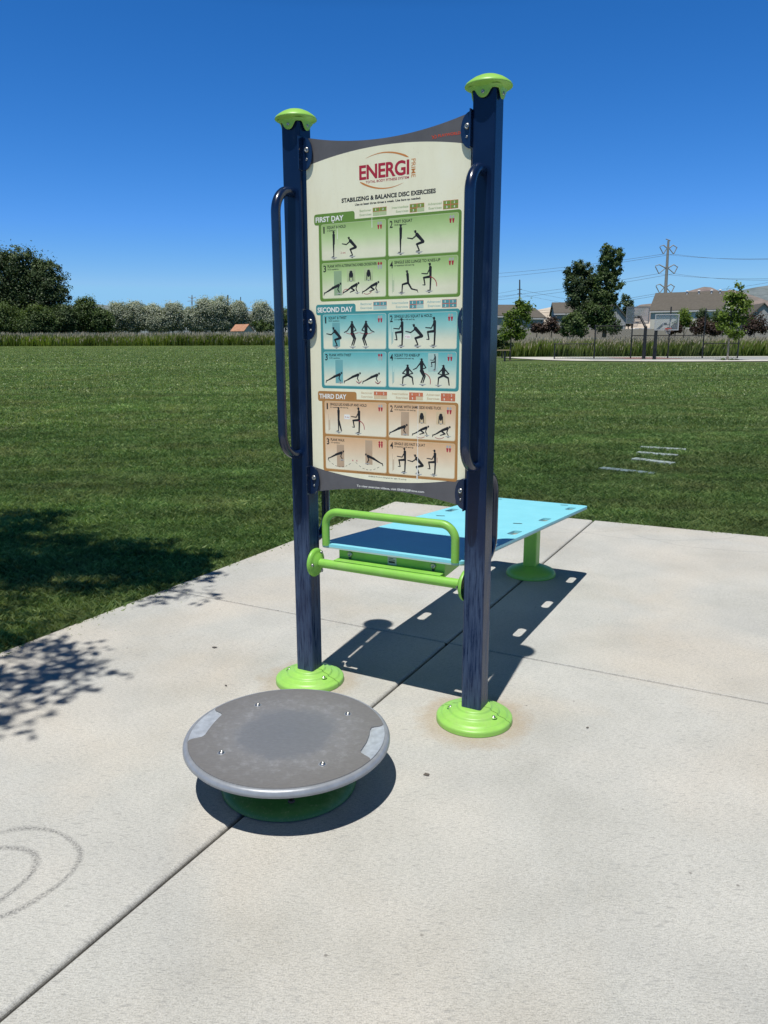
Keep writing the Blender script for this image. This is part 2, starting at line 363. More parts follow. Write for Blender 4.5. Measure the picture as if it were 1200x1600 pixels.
DAYS = [dict(edge=pm('print_green', (.14,.27,.05)), grad=m_grad('print_green_fade', (.32,.50,.16), (.82,.82,.60), (.54,.70,.34)), ghost=pm('ghost_green', (.30,.43,.25)), pale=pm('print_green_pale', (.46,.56,.30)), cell=pm('print_cell_green', (.20,.30,.06))),
        dict(edge=pm('print_teal', (.06,.29,.30)), grad=m_grad('print_teal_fade', (.10,.46,.48), (.82,.82,.63), (.36,.65,.60)), ghost=pm('ghost_teal', (.17,.42,.43)), pale=pm('print_teal_pale', (.42,.60,.55)), cell=pm('print_cell_teal', (.10,.32,.34))),
        dict(edge=pm('print_tan', (.44,.22,.07)), grad=m_grad('print_tan_fade', (.72,.44,.23), (.86,.79,.60), (.80,.60,.40)), ghost=pm('ghost_tan', (.50,.36,.24)), pale=pm('print_tan_pale', (.68,.53,.33)), cell=pm('print_cell_tan', (.58,.19,.09)))]

# ------------------------------------------------------------------ ground
def smat(x, y): return (x, y)
SA = R(-28.3869); CU = (math.cos(SA), math.sin(SA)); CN = (-math.sin(SA), math.cos(SA)); SC0 = (0.0124, 3.0988)
PA = R(-28.1); PU = (math.cos(PA), math.sin(PA)); PN = (-math.sin(PA), math.cos(PA))
def pad_uv(x, y): return x*PU[0]+y*PU[1], x*PN[0]+y*PN[1]
_, J2 = pad_uv(.325, 3.745); J1, _ = pad_uv(.325, 3.745); LE, _ = pad_uv(-1.089, 5.226); UB, BE = pad_uv(1.803, 6.621)
SKB = math.tan(R(1.4))       # the far edge is laid very slightly out of square
def skew(u, n): return n+SKB*(u-UB)*(n-J2)/(BE-J2)*(n > J2)
RE = J1+4.3; NE = J2-5.4

def terrain():
    rs = np.concatenate([[0, 1, 2, 3, 4, 5], np.geomspace(6, 9000, 120)]); na = 240
    an = np.linspace(-math.pi, math.pi, na, endpoint=False)
    V = [(0, 0, gh(0, 0))]; 
    rr, aa = np.meshgrid(rs[1:], an, indexing='ij'); x = rr*np.sin(aa); y = rr*np.cos(aa); z = G(x, y)
    V = np.concatenate([np.array(V), np.stack([x.ravel(), y.ravel(), z.ravel()], 1)])
    F = []
    n = len(rs)-1
    i, j = np.meshgrid(np.arange(n-1), np.arange(na), indexing='ij'); a = 1+i*na+j; b = 1+i*na+(j+1) % na
    F = np.stack([a, a+na, b+na, b], -1).reshape(-1, 4)
    tri = np.stack([np.zeros(na, int), 1+np.arange(na), 1+(np.arange(na)+1) % na, 1+(np.arange(na)+1) % na], 1)
    me_v = V; o = raw_mesh('lawn_ground', V, F, M_LAWN, smooth=True)
    # centre disc
    return o
tg = terrain(); tag(tg, kind='structure'); tg['label'] = 'mown green lawn of the park'
mbc = MB(); mbc.add([(math.sin(-math.pi+2*math.pi*i/240), math.cos(-math.pi+2*math.pi*i/240), -.028) for i in range(240)], [tuple(reversed(range(240)))])
o = mbc.build('lawn_patch_under_pad', M_LAWN); tag(o, kind='structure')

def slab(mb, u0, u1, n0, n1, rl, rr_, rf, rb):
    """slab top at z=0 with rounded (radius per side) tooled edges"""
    def prof(r, k=5): return [(r*(1-math.sin(i/k*math.pi/2)), -r*(1-math.cos(i/k*math.pi/2))) for i in range(k+1)] if r > 0 else [(0, 0)]*6
    P = [prof(r) for r in (rl, rr_, rf, rb)]
    rings = []
    for i in range(6):   # inner -> outer
        a, b, c, d = (P[q][i] for q in range(4))
        zz = [a[1], b[1], c[1], d[1]]
        rings.append((u0+a[0], u1-b[0], n0+c[0], n1-d[0], min(zz)))
    rings.append((u0, u1, n0, n1, -.11))
    vs = []
    for (a, b, c, d, z) in rings:
        for (uu, nn) in ((a, c), (b, c), (b, d), (a, d)): nn = skew(uu, nn); vs.append((uu*PU[0]+nn*PN[0], uu*PU[1]+nn*PN[1], z))
    fs = [(0, 1, 2, 3)]
    for i in range(len(rings)-1):
        for j in range(4): fs.append((i*4+(j+1)%4, i*4+j, (i+1)*4+j, (i+1)*4+(j+1)%4))
    mb.add(vs, fs)
mb = MB(); g1 = .006; g2 = .0055
for (u0, u1, l, r_) in ((LE, J1-g1, .004, .016), (J1+g1, RE, .016, .004)):
    slab(mb, u0, u1, NE, J2-g2, l, r_, .004, .005); slab(mb, u0, u1, J2+g2, BE, l, r_, .005, .004)
pad = mb.build('concrete_pad', M_CONC); tag(pad, 'pale broom finished concrete pad with tooled joints', kind='structure')
mb = MB()
def pbox(u0, u1, n0, n1, z0, z1):
    vs = [(uu*PU[0]+nn*PN[0], uu*PU[1]+nn*PN[1], z) for z in (z0, z1) for uu, nn in ((u0, n0), (u1, n0), (u1, n1), (u0, n1))]
    mb.add(vs, [(0,3,2,1),(4,5,6,7),(0,1,5,4),(1,2,6,5),(2,3,7,6),(3,0,4,7)])
pbox(J1-g1-.001, J1+g1+.001, NE+.01, J2-.01, -.09, -.020); pbox(J1-g1-.001, J1+g1+.001, J2+.01, BE-.01, -.09, -.020)
pbox(LE+.01, RE-.01, J2-g2-.001, J2+g2+.001, -.09, -.008)
o = mb.build('pad_joint', M_JOINT); tag(o, kind='structure')

# ------------------------------------------------------------------ near grass blades
def grass():
    rg = np.random.default_rng(3); Vs = []; T = []; cnt = 0
    for (y0, y1, dens, h, wd) in ((2.8, 6.5, 9000, .046, .0042), (6.5, 9.5, 6000, .046, .0052), (9.5, 14, 2700, .048, .0075), (14, 22, 950, .052, .013), (22, 36, 260, .058, .026), (36, 88, 48, .07, .055)):
        N = int(dens*(y1-y0)*(y0+y1)/2*1.76*.95)
        y = rg.uniform(y0, y1, N); y = np.sqrt(rg.uniform(y0*y0, y1*y1, N)); x = rg.uniform(-.88, .88, N)*y
        u = x*PU[0]+y*PU[1]; n = x*PN[0]+y*PN[1]
        be = BE+SKB*(u-UB)
        ed = .010*np.sin(u*9)+.010*np.sin(n*11+1)+.008*np.sin(u*37+n*31)+rg.normal(0, .010, N)+rg.exponential(.007, N)
        keep = ~((u > LE-.006+ed) & (u < RE+.01) & (n < be+.006-ed) & (n > NE))
        keep &= rg.random(N) < np.clip((.88-abs(x)/y)/.14, 0, 1)
        if y1 == 88: keep &= rg.random(N) < np.clip((88-y)/46, 0, 1)
        keep &= ~((x > 9) & (y > 55))
        x, y, u, n = x[keep], y[keep], u[keep], n[keep]; N = len(x)
        z = G(x, y); th = rg.uniform(0, 2*np.pi, N); lean = rg.normal(0, .55, (N, 2)); 
        cl = np.sin(x*3.1+1.3*np.sin(y*2.3))*np.sin(y*3.7+x)*.5+.5
        hh = h*rg.uniform(.45, 1.1, N)*(.8+.35*cl)
        dx, dy = np.cos(th)*wd/2, np.sin(th)*wd/2
        lx, ly = lean[:, 0]*hh, lean[:, 1]*hh
        # 5-vertex blade: base pair, mid pair, tip -> as 2 quads-ish: use quad(base, mid) + tri folded to quad
        b0 = np.stack([x-dx, y-dy, z-.01], 1); b1 = np.stack([x+dx, y+dy, z-.01], 1)
        t0 = np.stack([x-dx*.5+lx*.9, y-dy*.5+ly*.9, z+hh*.92], 1)
        tip = np.stack([x+lx*1.25, y+ly*1.25, z+hh], 1)
        mid = np.stack([x+dx*.7+lx*.4, y+dy*.7+ly*.4, z+hh*.6], 1)
        V = np.stack([b0, b1, mid, tip], 1).reshape(-1, 3); Vs.append(V)
        tn = np.clip(rg.beta(2, 3, N)*.75+cl*.22+rg.choice([0, .45], N, p=[.95, .05]), 0, 1)
        sun = np.repeat(tn, 4); T.append(sun); cnt += N  # random tint of each blade, copied to all its vertices
    V = np.concatenate(Vs); F = np.arange(len(V)).reshape(-1, 4)
    o = raw_mesh('grass', V, F, M_BLADE, np.concatenate(T)); tag(o, 'short mown grass blades edging the concrete', 'grass', kind='stuff')
    print('blades', cnt)
grass()

def clippings():
    rg = np.random.default_rng(9); N = 520; side = rg.random(N) < .55; d = rg.exponential(.07, N)
    u = np.where(side, LE+.004+d, rg.uniform(LE, LE+6, N)); n = np.where(side, rg.uniform(J2-2, BE, N), 0); n = np.where(side, n, BE+SKB*(u-UB)-.004-d)
    x = u*PU[0]+n*PN[0]; y = u*PU[1]+n*PN[1]; th = rg.uniform(0, 6.28, N); L = rg.uniform(.006, .022, N); wd = .0016; z = rg.uniform(.001, .006, N)
    ex, ey = np.cos(th)*L/2, np.sin(th)*L/2; px, py = -np.sin(th)*wd, np.cos(th)*wd
    V = np.stack([np.stack([x-ex, y-ey, z*0+.0015], 1), np.stack([x+px, y+py, z+.001], 1), np.stack([x+ex, y+ey, z], 1), np.stack([x-px, y-py, z+.001], 1)], 1).reshape(-1, 3)
    o = raw_mesh('grass_clippings', V, np.arange(len(V)).reshape(-1, 4), M_BLADE, np.repeat(rg.uniform(0, .8, N), 4)); tag(o, 'loose grass clippings scattered on the slab edge', 'clippings', kind='stuff')
clippings()

# ------------------------------------------------------------------ fitness sign
SGN = thing('exercise_sign', 'tall exercise instruction board between two navy posts with lime caps, behind the grey disc', 'sign', (SC0[0], SC0[1], 0), SA)
HW = .4046; PW = .0852
def rrect(w_, h_, r, k=5, cx=0, cy=0):
    pts = []
    for (sx, sy, a0) in ((1, 1, 0), (-1, 1, 90), (-1, -1, 180), (1, -1, 270)):
        for i in range(k+1):
            a = R(a0+90*i/k); pts.append((cx+sx*(w_/2-r)+r*math.cos(a), cy+sy*(h_/2-r)+r*math.sin(a)))
    return pts
def bolt(mb, c, r, axis='y', sgn=-1, mi=0):
    prof = [(r*1.0, 0), (r*1.0, .25*r), (r*.8, .55*r), (r*.45, .68*r), (r*.42, .35*r), (.0001, .35*r)]
    mb.lathe([(a, b*sgn) for a, b in (prof if sgn > 0 else prof)], 16, c, mi, axis=axis)
for sx in (-1, 1):
    mb = MB(); poly = rrect(PW, PW, .009)
    n = len(poly); zs = [.01]+[.2*i for i in range(1, 12)]+[2.374]
    vs = [(a+sx*HW, b, z) for z in zs for a, b in poly]
    mb.add(vs, [(i*n+j, i*n+(j+1) % n, (i+1)*n+(j+1) % n, (i+1)*n+j) for i in range(len(zs)-1) for j in range(n)])
    post = mb.build('post', M_NAVY, SGN)
    for pl_ in post.data.polygons: pl_.use_smooth = False
    # cap
    mb = MB()
    mb.lathe([(0.0001, 0.037), (0.0184, 0.036), (0.0368, 0.032), (0.0552, 0.024), (0.0699, 0.0145), (0.0791, 0.0075), (0.0833, 0.0015), (0.0833, -0.0015), (0.081, -0.003), (0.0718, -0.005), (0.0607, -0.011), (0.0534, -0.014), (0.0001, -0.014)], 48, (sx*HW, 0, 2.3815))
    # scalloped skirt
    N = 64; q = []
    for j in range(N):
        a = 2*math.pi*j/N; ca, sa = math.cos(a), math.sin(a); m = (abs(ca)**5+abs(sa)**5)**(-1/5)
        r = .0530*m; corner = max(0, (m-1)/.149); q.append((r*ca, r*sa, corner))
    vs = []
    for t in range(5):
        for (x, y, cn) in q:
            zb = -.046+.028*min(1, cn)**1.3; z = -.008*(1-t/4)+zb*t/4; fl = 1+.12*(1-t/4)**2
            vs.append((sx*HW+x*fl, y*fl, 2.3815+z))
    for (x, y, cn) in q: vs.append((sx*HW+x*.93, y*.93, 2.3815-.046+.028*min(1, cn)**1.3))
    mb.add(vs, [(i*N+j, (i+1)*N+j, (i+1)*N+(j+1) % N, i*N+(j+1) % N) for i in range(5) for j in range(N)], 0, True)
    cap = mb.build('post_cap', M_LIMEP, SGN)
    for ax, sg, c in (('y', -1, (sx*HW, -.0535, 2.3535)), ('y', 1, (sx*HW, .0535, 2.3535)), ('x', 1, (sx*HW+.0535, 0, 2.3535)), ('x', -1, (sx*HW-.0535, 0, 2.3535))): mb = MB(); bolt(mb, c, .0065, ax, sg); mb.build('cap_screw', M_STEEL, cap)
    # base cover, two halves with a seam along the sign's width
    mb = MB(); pr = [(.030, .066), (.060, .066), (.067, .0655), (.070, .0625), (.072, .0575), (.074, .056), (.094, .0515), (.098, .0500), (.101, .0465), (.103, .0420), (.106, .0405), (.126, .0360), (.131, .0350), (.134, .0315), (.137, .0290), (.147, .0260), (.1515, .0235), (.1545, .0195), (.155, .015), (.1555, .002)]
    for a0 in (0, math.pi):
        sh = (0, .0012 if a0 == 0 else -.0012)
        mb.lathe(pr, 36, (sx*HW, 0, 0), 0, a0, a0+math.pi, shift=sh)
    mb.box(sx*HW-.15, sx*HW+.15, -.004, .004, .002, .017, 1)
    cov = mb.build('base_cover', [M_LIMEP, M_DARKHOLE], SGN)
    for s2 in (-1, 1):
        mb = MB()
        mb.lathe([(.015, .0), (.013, .0025), (.0115, -.001), (.0115, -.001)], 16, (sx*HW+s2*.094, -.030*1, .046), 0)
        mb.lathe([(.0115, 0), (.006, .002), (.0055, .006), (.0001, .007)], 12, (sx*HW+s2*.094, -.030, .0455), 1)
        mb.build('cover_screw', [M_GREEN, M_STEEL], cov)

def bent_handle(x, y_end, y_off, z0, z1, rad, name, mat, r=.019, parent=SGN):
    pts = [Vector((x, y_end, z1))]; dr = 1 if y_off > y_end else -1
    for i in range(13):
        a = i/12*math.pi/2; pts.append(Vector((x, y_off-dr*rad+dr*rad*math.sin(a), z1-rad+rad*math.cos(a))))
    for i in range(13):
        a = i/12*math.pi/2; pts.append(Vector((x, y_off-dr*rad+dr*rad*math.cos(a), z0+rad-rad*math.sin(a))))
    pts.append(Vector((x, y_end, z0)))
    mb = MB(); mb.tube(pts, r, 20)
    return mb.build(name, mat, parent)
for sx in (-1, 1):
    bent_handle(sx*HW, -PW/2+.002, -.154, 1.058, 2.105, .093, 'grab_bar', M_NAVYT)
    h = bent_handle(sx*HW, PW/2-.002, .162, .661, 1.011, .088, 'low_grab_bar', M_NAVYT)

# step bar with round flanges
mb = MB(); mb.tube([(-HW+PW/2+.02, -.004, .572), (HW-PW/2-.02, -.004, .572)], .0200, 24)
for s in (-1, 1):
    x0 = s*(HW-PW/2)
    pr = [(.062, 0), (.064, -.006), (.060, -.013), (.050, -.018), (.044, -.018), (.040, -.024), (.026, -.028), (.0215, -.032), (.0200, -.032)]
    mb.lathe([(r, z*s) for r, z in pr], 40, (x0, -.004, .572), axis='x')
bar = mb.build('step_bar', M_GREEN, SGN)
for s in (-1, 1):
    for a in (60, 180, 300): mb = MB(); bolt(mb, (s*(HW-PW/2-.021), -.004+.048*math.cos(R(a)), .572+.048*math.sin(R(a))), .008, 'x', -s); mb.build('flange_bolt', M_STEEL, bar)

# panel
XH = .361
def topz(x): return 2.291+.045*(x/XH)**2
def botz(x): return .913-.039*(x/XH)**2
K = 24; xs = [-XH+2*XH*i/K for i in range(K+1)]
outline = [(x, botz(x)) for x in xs]+[(x, topz(x)) for x in reversed(xs)]
YF = -.016
mb = MB(); mb.prism(outline, 'y', YF, YF+.013, 0, 1)
panel = mb.build('panel', [M_PGREY, M_PEDGE], SGN)
LY = [0]
def layer(k): return YF-.00025-k*.00006
def flat(mb, poly, k, mi=0): # CCW in (x,z) seen from the front
    y = layer(k); ar = sum(poly[i][0]*poly[(i+1)%len(poly)][1]-poly[(i+1)%len(poly)][0]*poly[i][1] for i in range(len(poly)))
    idx = list(range(len(poly)));
    if ar < 0: idx.reverse()
    mb.add([(a, y, b) for a, b in poly], [tuple(idx)], mi)
def ctop(x): return 2.2665-.040*(x/XH)**2
def cbot(x): return .949+.040*(x/XH)**2
mb = MB(); flat(mb, [(x*.9985, cbot(x)) for x in xs]+[(x*.9985, ctop(x)) for x in reversed(xs)], 0)
mb.build('cream_field', M_CREAM, panel)

def text_geo(txt, x0, z0, width, height, spacing=1.0, bold=0.0, shear=0.0, rot=0.0):
    """triangles of a line of lettering, scaled to width x cap height, lower left corner at (x0, z0)"""
    cu = bpy.data.curves.new('t', 'FONT'); cu.body = txt; cu.size = 1; cu.offset = bold; cu.resolution_u = 4; cu.space_character = spacing; cu.shear = shear
    ob = bpy.data.objects.new('t', cu); COL.objects.link(ob)
    dg = bpy.context.evaluated_depsgraph_get(); me = bpy.data.meshes.new_from_object(ob.evaluated_get(dg))
    V = np.array([v.co[:2] for v in me.vertices]); F = [tuple(p.vertices) for p in me.polygons]
    bpy.data.objects.remove(ob); bpy.data.curves.remove(cu); bpy.data.meshes.remove(me)
    mn = V.min(0); mx = V.max(0); hh = .7+bold*2
    sx = width/(mx[0]-mn[0]) if width else height/hh
    V = np.stack([(V[:, 0]-mn[0])*sx, (V[:, 1]+bold)*height/hh], 1)
    c, s = math.cos(rot), math.sin(rot)
    V = np.stack([V[:, 0]*c-V[:, 1]*s+x0, V[:, 0]*s+V[:, 1]*c+z0], 1)
    return V, F
def put(mb, txt, x0, z0, width, height, k=4, mi=0, **kw):
    V, F = text_geo(txt, x0, z0, width, height, **kw); y = layer(k)
    mb.add([(a, y, b) for a, b in V], F, mi)
def swoosh(mb, p0, p1, bulge, wmax, k, mi, grow):
    n = 16; L = []; U = []
    for i in range(n+1):
        t = i/n; x = p0[0]+(p1[0]-p0[0])*t; z = p0[1]+(p1[1]-p0[1])*t+bulge*4*t*(1-t)
        g = (t if grow > 0 else 1-t); wd = wmax*(.12+.88*g)*(1 if 0 < i < n else .3)
        L.append((x, z-wd/2)); U.append((x, z+wd/2))
    flat(mb, L+U[::-1], k, mi)
mb = MB()
put(mb, 'ENERGI', -.111, 2.149, .220, .055, 4, 0, bold=.028, spacing=.95)
put(mb, 'TOTAL BODY FITNESS SYSTEM', -.082, 2.1345, .190, .0092, 4, 0, bold=.016)
swoosh(mb, (-.082, 2.226), (.106, 2.211), .020, .008, 4, 1, 1)
swoosh(mb, (-.108, 2.142), (.085, 2.122), -.022, .008, 4, 1, -1)
put(mb, 'PRIME', .118, 2.203, .066, .018, 4, 1, rot=-math.pi/2, bold=.004)
mb.build('crimson_and_orange_logo', [M_PRED, M_PORG], panel)
mb = MB()
put(mb, 'STABILIZING & BALANCE DISC EXERCISES', -.194, 2.072, .415, .0170, 4, 0, bold=.038)
put(mb, 'Use at least three times a week. Use bars as needed.', -.132, 2.056, .291, .0085, 4, 0, bold=.03)
mb.build('black_heading', [M_PINK], panel)
mb = MB()
put(mb, 'This ENERGI Prime station is intended for users who follow all posted exercise instructions', -.137, .9800, .290, .0032, 4, 0)
put(mb, 'ENERGI Prime is designed for ages 13 and up.', -.079, .9640, .181, .0052, 4, 0)
mb.build('small_print', [M_PINK], panel)
mb = MB()
put(mb, 'To view exercise videos, visit ENERGIPrime.com', -.138, .9165, .320, .0092, 4, 0, bold=.014)
mb.build('footer_lettering', [M_PWHITE], panel)
mb = MB()
put(mb, 'PLAYWORLD', .228, 2.2655, .090, .0100, 4, 0, bold=.02)
for (a, b, c, d) in ((.202, 2.2735, .212, 2.2685), (.204, 2.2635, .2135, 2.2685), (.2135, 2.2755, .222, 2.2695), (.215, 2.262, .2225, 2.267)):
    flat(mb, [(a, b-.0014), (c, d-.0018), (c, d+.0018), (a, b+.0014)], 4)
mb.build('maker_mark', [M_PBRT], panel)

# pictogram figures: joints in a unit box (x right, z up, 1 = standing height)
FIG = {
 'stand': dict(head=(0, .93), limbs=[((0, .84), (0, .5), .075), ((.0, .82), (.0, .5), .05), ((-.01, .5), (-.01, .26), .05), ((-.01, .26), (-.01, .03), .036), ((-.01, .02), (-.09, .02), .022)]),
 'squat': dict(head=(-.10, .70), limbs=[((-.04, .60), (.22, .34), .085), ((-.04, .58), (-.22, .46), .035), ((-.22, .46), (-.42, .50), .03), ((.22, .33), (-.04, .26), .065), ((-.04, .26), (.06, .04), .042), ((.06, .03), (-.05, .02), .025)]),
 'kneeup': dict(head=(.02, .93), limbs=[((.04, .82), (.05, .5), .075), ((.03, .8), (-.08, .6), .032), ((-.08, .6), (-.3, .62), .028), ((.05, .5), (-.22, .47), .06), ((-.22, .47), (-.17, .22), .04), ((-.17, .21), (-.26, .22), .022), ((.06, .5), (.04, .03), .048), ((.04, .02), (-.06, .02), .022)]),
 'lunge': dict(head=(-.02, .80), limbs=[((0, .70), (.03, .38), .075), ((.0, .68), (.04, .40), .035), ((.02, .37), (-.22, .32), .058), ((-.22, .32), (-.24, .06), .04), ((-.22, .03), (-.32, .03), .022), ((.03, .37), (.18, .14), .052), ((.18, .14), (.42, .08), .036), ((.42, .1), (.46, 0), .022)]),
 'plank': dict(head=(.43, .46), limbs=[((.32, .39), (.02, .29), .090), ((.02, .29), (-.06, .25), .082), ((-.06, .25), (-.28, .14), .060), ((-.28, .14), (-.46, .06), .040), ((-.47, .08), (-.50, -.03), .032), ((.33, .37), (.27, .20), .042), ((.27, .20), (.36, .07), .034)]),
 'tuck': dict(head=(.42, .47), limbs=[((.31, .41), (.02, .30), .092), ((-.02, .28), (-.26, .13), .056), ((-.26, .13), (-.44, .05), .038), ((-.45, .07), (-.48, -.02), .03), ((.32, .38), (.27, .2), .040), ((.27, .2), (.35, .06), .034), ((.0, .26), (.18, .14), .058), ((.18, .14), (-.06, .06), .038)]),
 'twist': dict(head=(0, .92), limbs=[((0, .82), (.0, .52), .10), ((-.07, .78), (-.22, .60), .035), ((-.22, .60), (-.36, .54), .028), ((.07, .78), (.18, .62), .035), ((.18, .62), (.02, .56), .028), ((-.04, .5), (.08, .30), .055), ((.08, .30), (-.02, .05), .04), ((.05, .5), (.15, .30), .052), ((.15, .30), (.06, .05), .038)]),
 'front': dict(head=(0, .72), limbs=[((0, .62), (0, .38), .10), ((-.08, .58), (-.22, .44), .035), ((-.22, .44), (-.06, .40), .03), ((.08, .58), (.22, .44), .035), ((.22, .44), (.06, .40), .03), ((-.04, .36), (-.20, .28), .055), ((-.20, .28), (-.22, .04), .038), ((.04, .36), (.20, .28), .055), ((.20, .28), (.24, .02), .038)]),
 'bust': dict(head=(0, .62), limbs=[((0, .56), (0, .30), .15), ((-.12, .48), (-.14, .05), .045), ((.12, .48), (.14, .05), .045)]),
}
def capsule(mb, a, b, r0, r1, k, mi=0, n=5):
    dx, dz = b[0]-a[0], b[1]-a[1]; an = math.atan2(dz, dx); P = []
    for i in range(n+1): t = an+math.pi/2+math.pi*i/n; P.append((a[0]+r0*math.cos(t), a[1]+r0*math.sin(t)))
    for i in range(n+1): t = an-math.pi/2+math.pi*i/n; P.append((b[0]+r1*math.cos(t), b[1]+r1*math.sin(t)))
    flat(mb, P, k, mi)
def figure(mb, kind, x, z, s, flip=1, disc=(0, 0)):
    f = FIG[kind]; hx, hz = f['head']
    P = [(x+flip*hx*s+.046*s*math.cos(2*math.pi*i/10), z+hz*s+.056*s*math.sin(2*math.pi*i/10)) for i in range(10)]
    flat(mb, P, 5, 0)
    flat(mb, [(x+flip*(hx-.10)*s, z+(hz+.02)*s), (x+flip*hx*s, z+(hz+.02)*s), (x+flip*hx*s, z+(hz+.045)*s)], 5.3, 0)
    for i, (a, b, wd) in enumerate(f['limbs']):
        capsule(mb, (x+flip*a[0]*s, z+a[1]*s), (x+flip*b[0]*s, z+b[1]*s), wd*s*.78, wd*s*.6, 5.2+i*.12, 0)
    if disc is not None:
        cx, cz = x+flip*disc[0]*s, z+disc[1]*s
        flat(mb, [(cx-.16*s, cz), (cx+.16*s, cz), (cx+.09*s, cz-.045*s), (cx-.09*s, cz-.045*s)], 4.7, 1)
        flat(mb, [(cx-.05*s, cz-.05*s), (cx+.05*s, cz-.05*s), (cx+.03*s, cz-.075*s), (cx-.03*s, cz-.075*s)], 4.7, 0)
def shoes(mb, x, z, mode):
    for q in (0, 1):
        cx = x+q*.0115; P = lambda a, b, w0, w1: [(cx-w0, b), (cx+w0, b), (cx+w1, a), (cx-w1, a)]
        top, bot = {'legs': (1, 2), 'arms': (2, 1), 'half': (1, 2), 'all': (2, 2)}[mode]
        flat(mb, [(cx+.0046*math.cos(t)*1, z-.004+.006*math.sin(t)) for t in [2*math.pi*i/8 for i in range(8)]], 4.4, 2 if top == 2 else 3)
        flat(mb, P(z-.010, z-.026, .0022, .0050), 4.4, 2 if bot == 2 else 3)
def handle_icon(mb, x, z):
    for (a, b, c, d) in ((0, .0012, 0, .075), (.003, .006, .005, .05), (.0085, .0093, .01, .06)): flat(mb, [(x+a, z+c), (x+b, z+c), (x+b, z+d), (x+a, z+d)], 3.6, 4)
def arc(mb, x0, z0, x1, z1, bulge, wd, k=6, mi=2, dash=0):
    n = 14; nx, nz = -(z1-z0), (x1-x0); L = math.hypot(nx, nz); nx /= L; nz /= L
    pts = [(x0+(x1-x0)*t+nx*bulge*4*t*(1-t), z0+(z1-z0)*t+nz*bulge*4*t*(1-t)) for t in [i/n for i in range(n+1)]]
    for i in range(n):
        if dash and i % 2: continue
        capsule(mb, pts[i], pts[i+1], wd/2, wd/2, k, mi, 2)

BX = [(-.294, .008), (.017, .317)]
def rr_flat(mb, x0, x1, z0, z1, r, k, mi, uv=None):
    P = rrect(x1-x0, z1-z0, r, 4, (x0+x1)/2, (z0+z1)/2); b = len(mb.v); flat(mb, P, k, mi)
TXT = [
 ('FIRST DAY', [('SQUAT & HOLD', '2 repetitions', .090), ('FAST SQUAT', '10-20 repetitions', .078), ('PLANK WITH ALTERNATING KNEE-CROSSOVER', '10-20 repetitions', .232), ('SINGLE LEG LUNGE TO KNEE-UP', '10 repetitions with each leg', .198)]),
 ('SECOND DAY', [('SQUAT & TWIST', '10-20 repetitions', .088), ('SINGLE LEG SQUAT & HOLD', '2-3 repetitions with each leg', .166), ('PLANK WITH TWIST', '10-20 repetitions', .108), ('SQUAT TO KNEE-UP', '10 repetitions with each leg', .114)]),
 ('THIRD DAY', [('SINGLE LEG KNEE-UP AND HOLD', '2-3 repetitions with each leg', .180), ('PLANK WITH SAME SIDE KNEE-TUCK', '10-20 repetitions with each leg', .210), ('PLANK WALK', '2-5 repetitions', .070), ('SINGLE LEG FAST SQUAT', '10 repetitions with each leg', .140)])]
ZT = [1.9965, 1.6380, 1.2795]
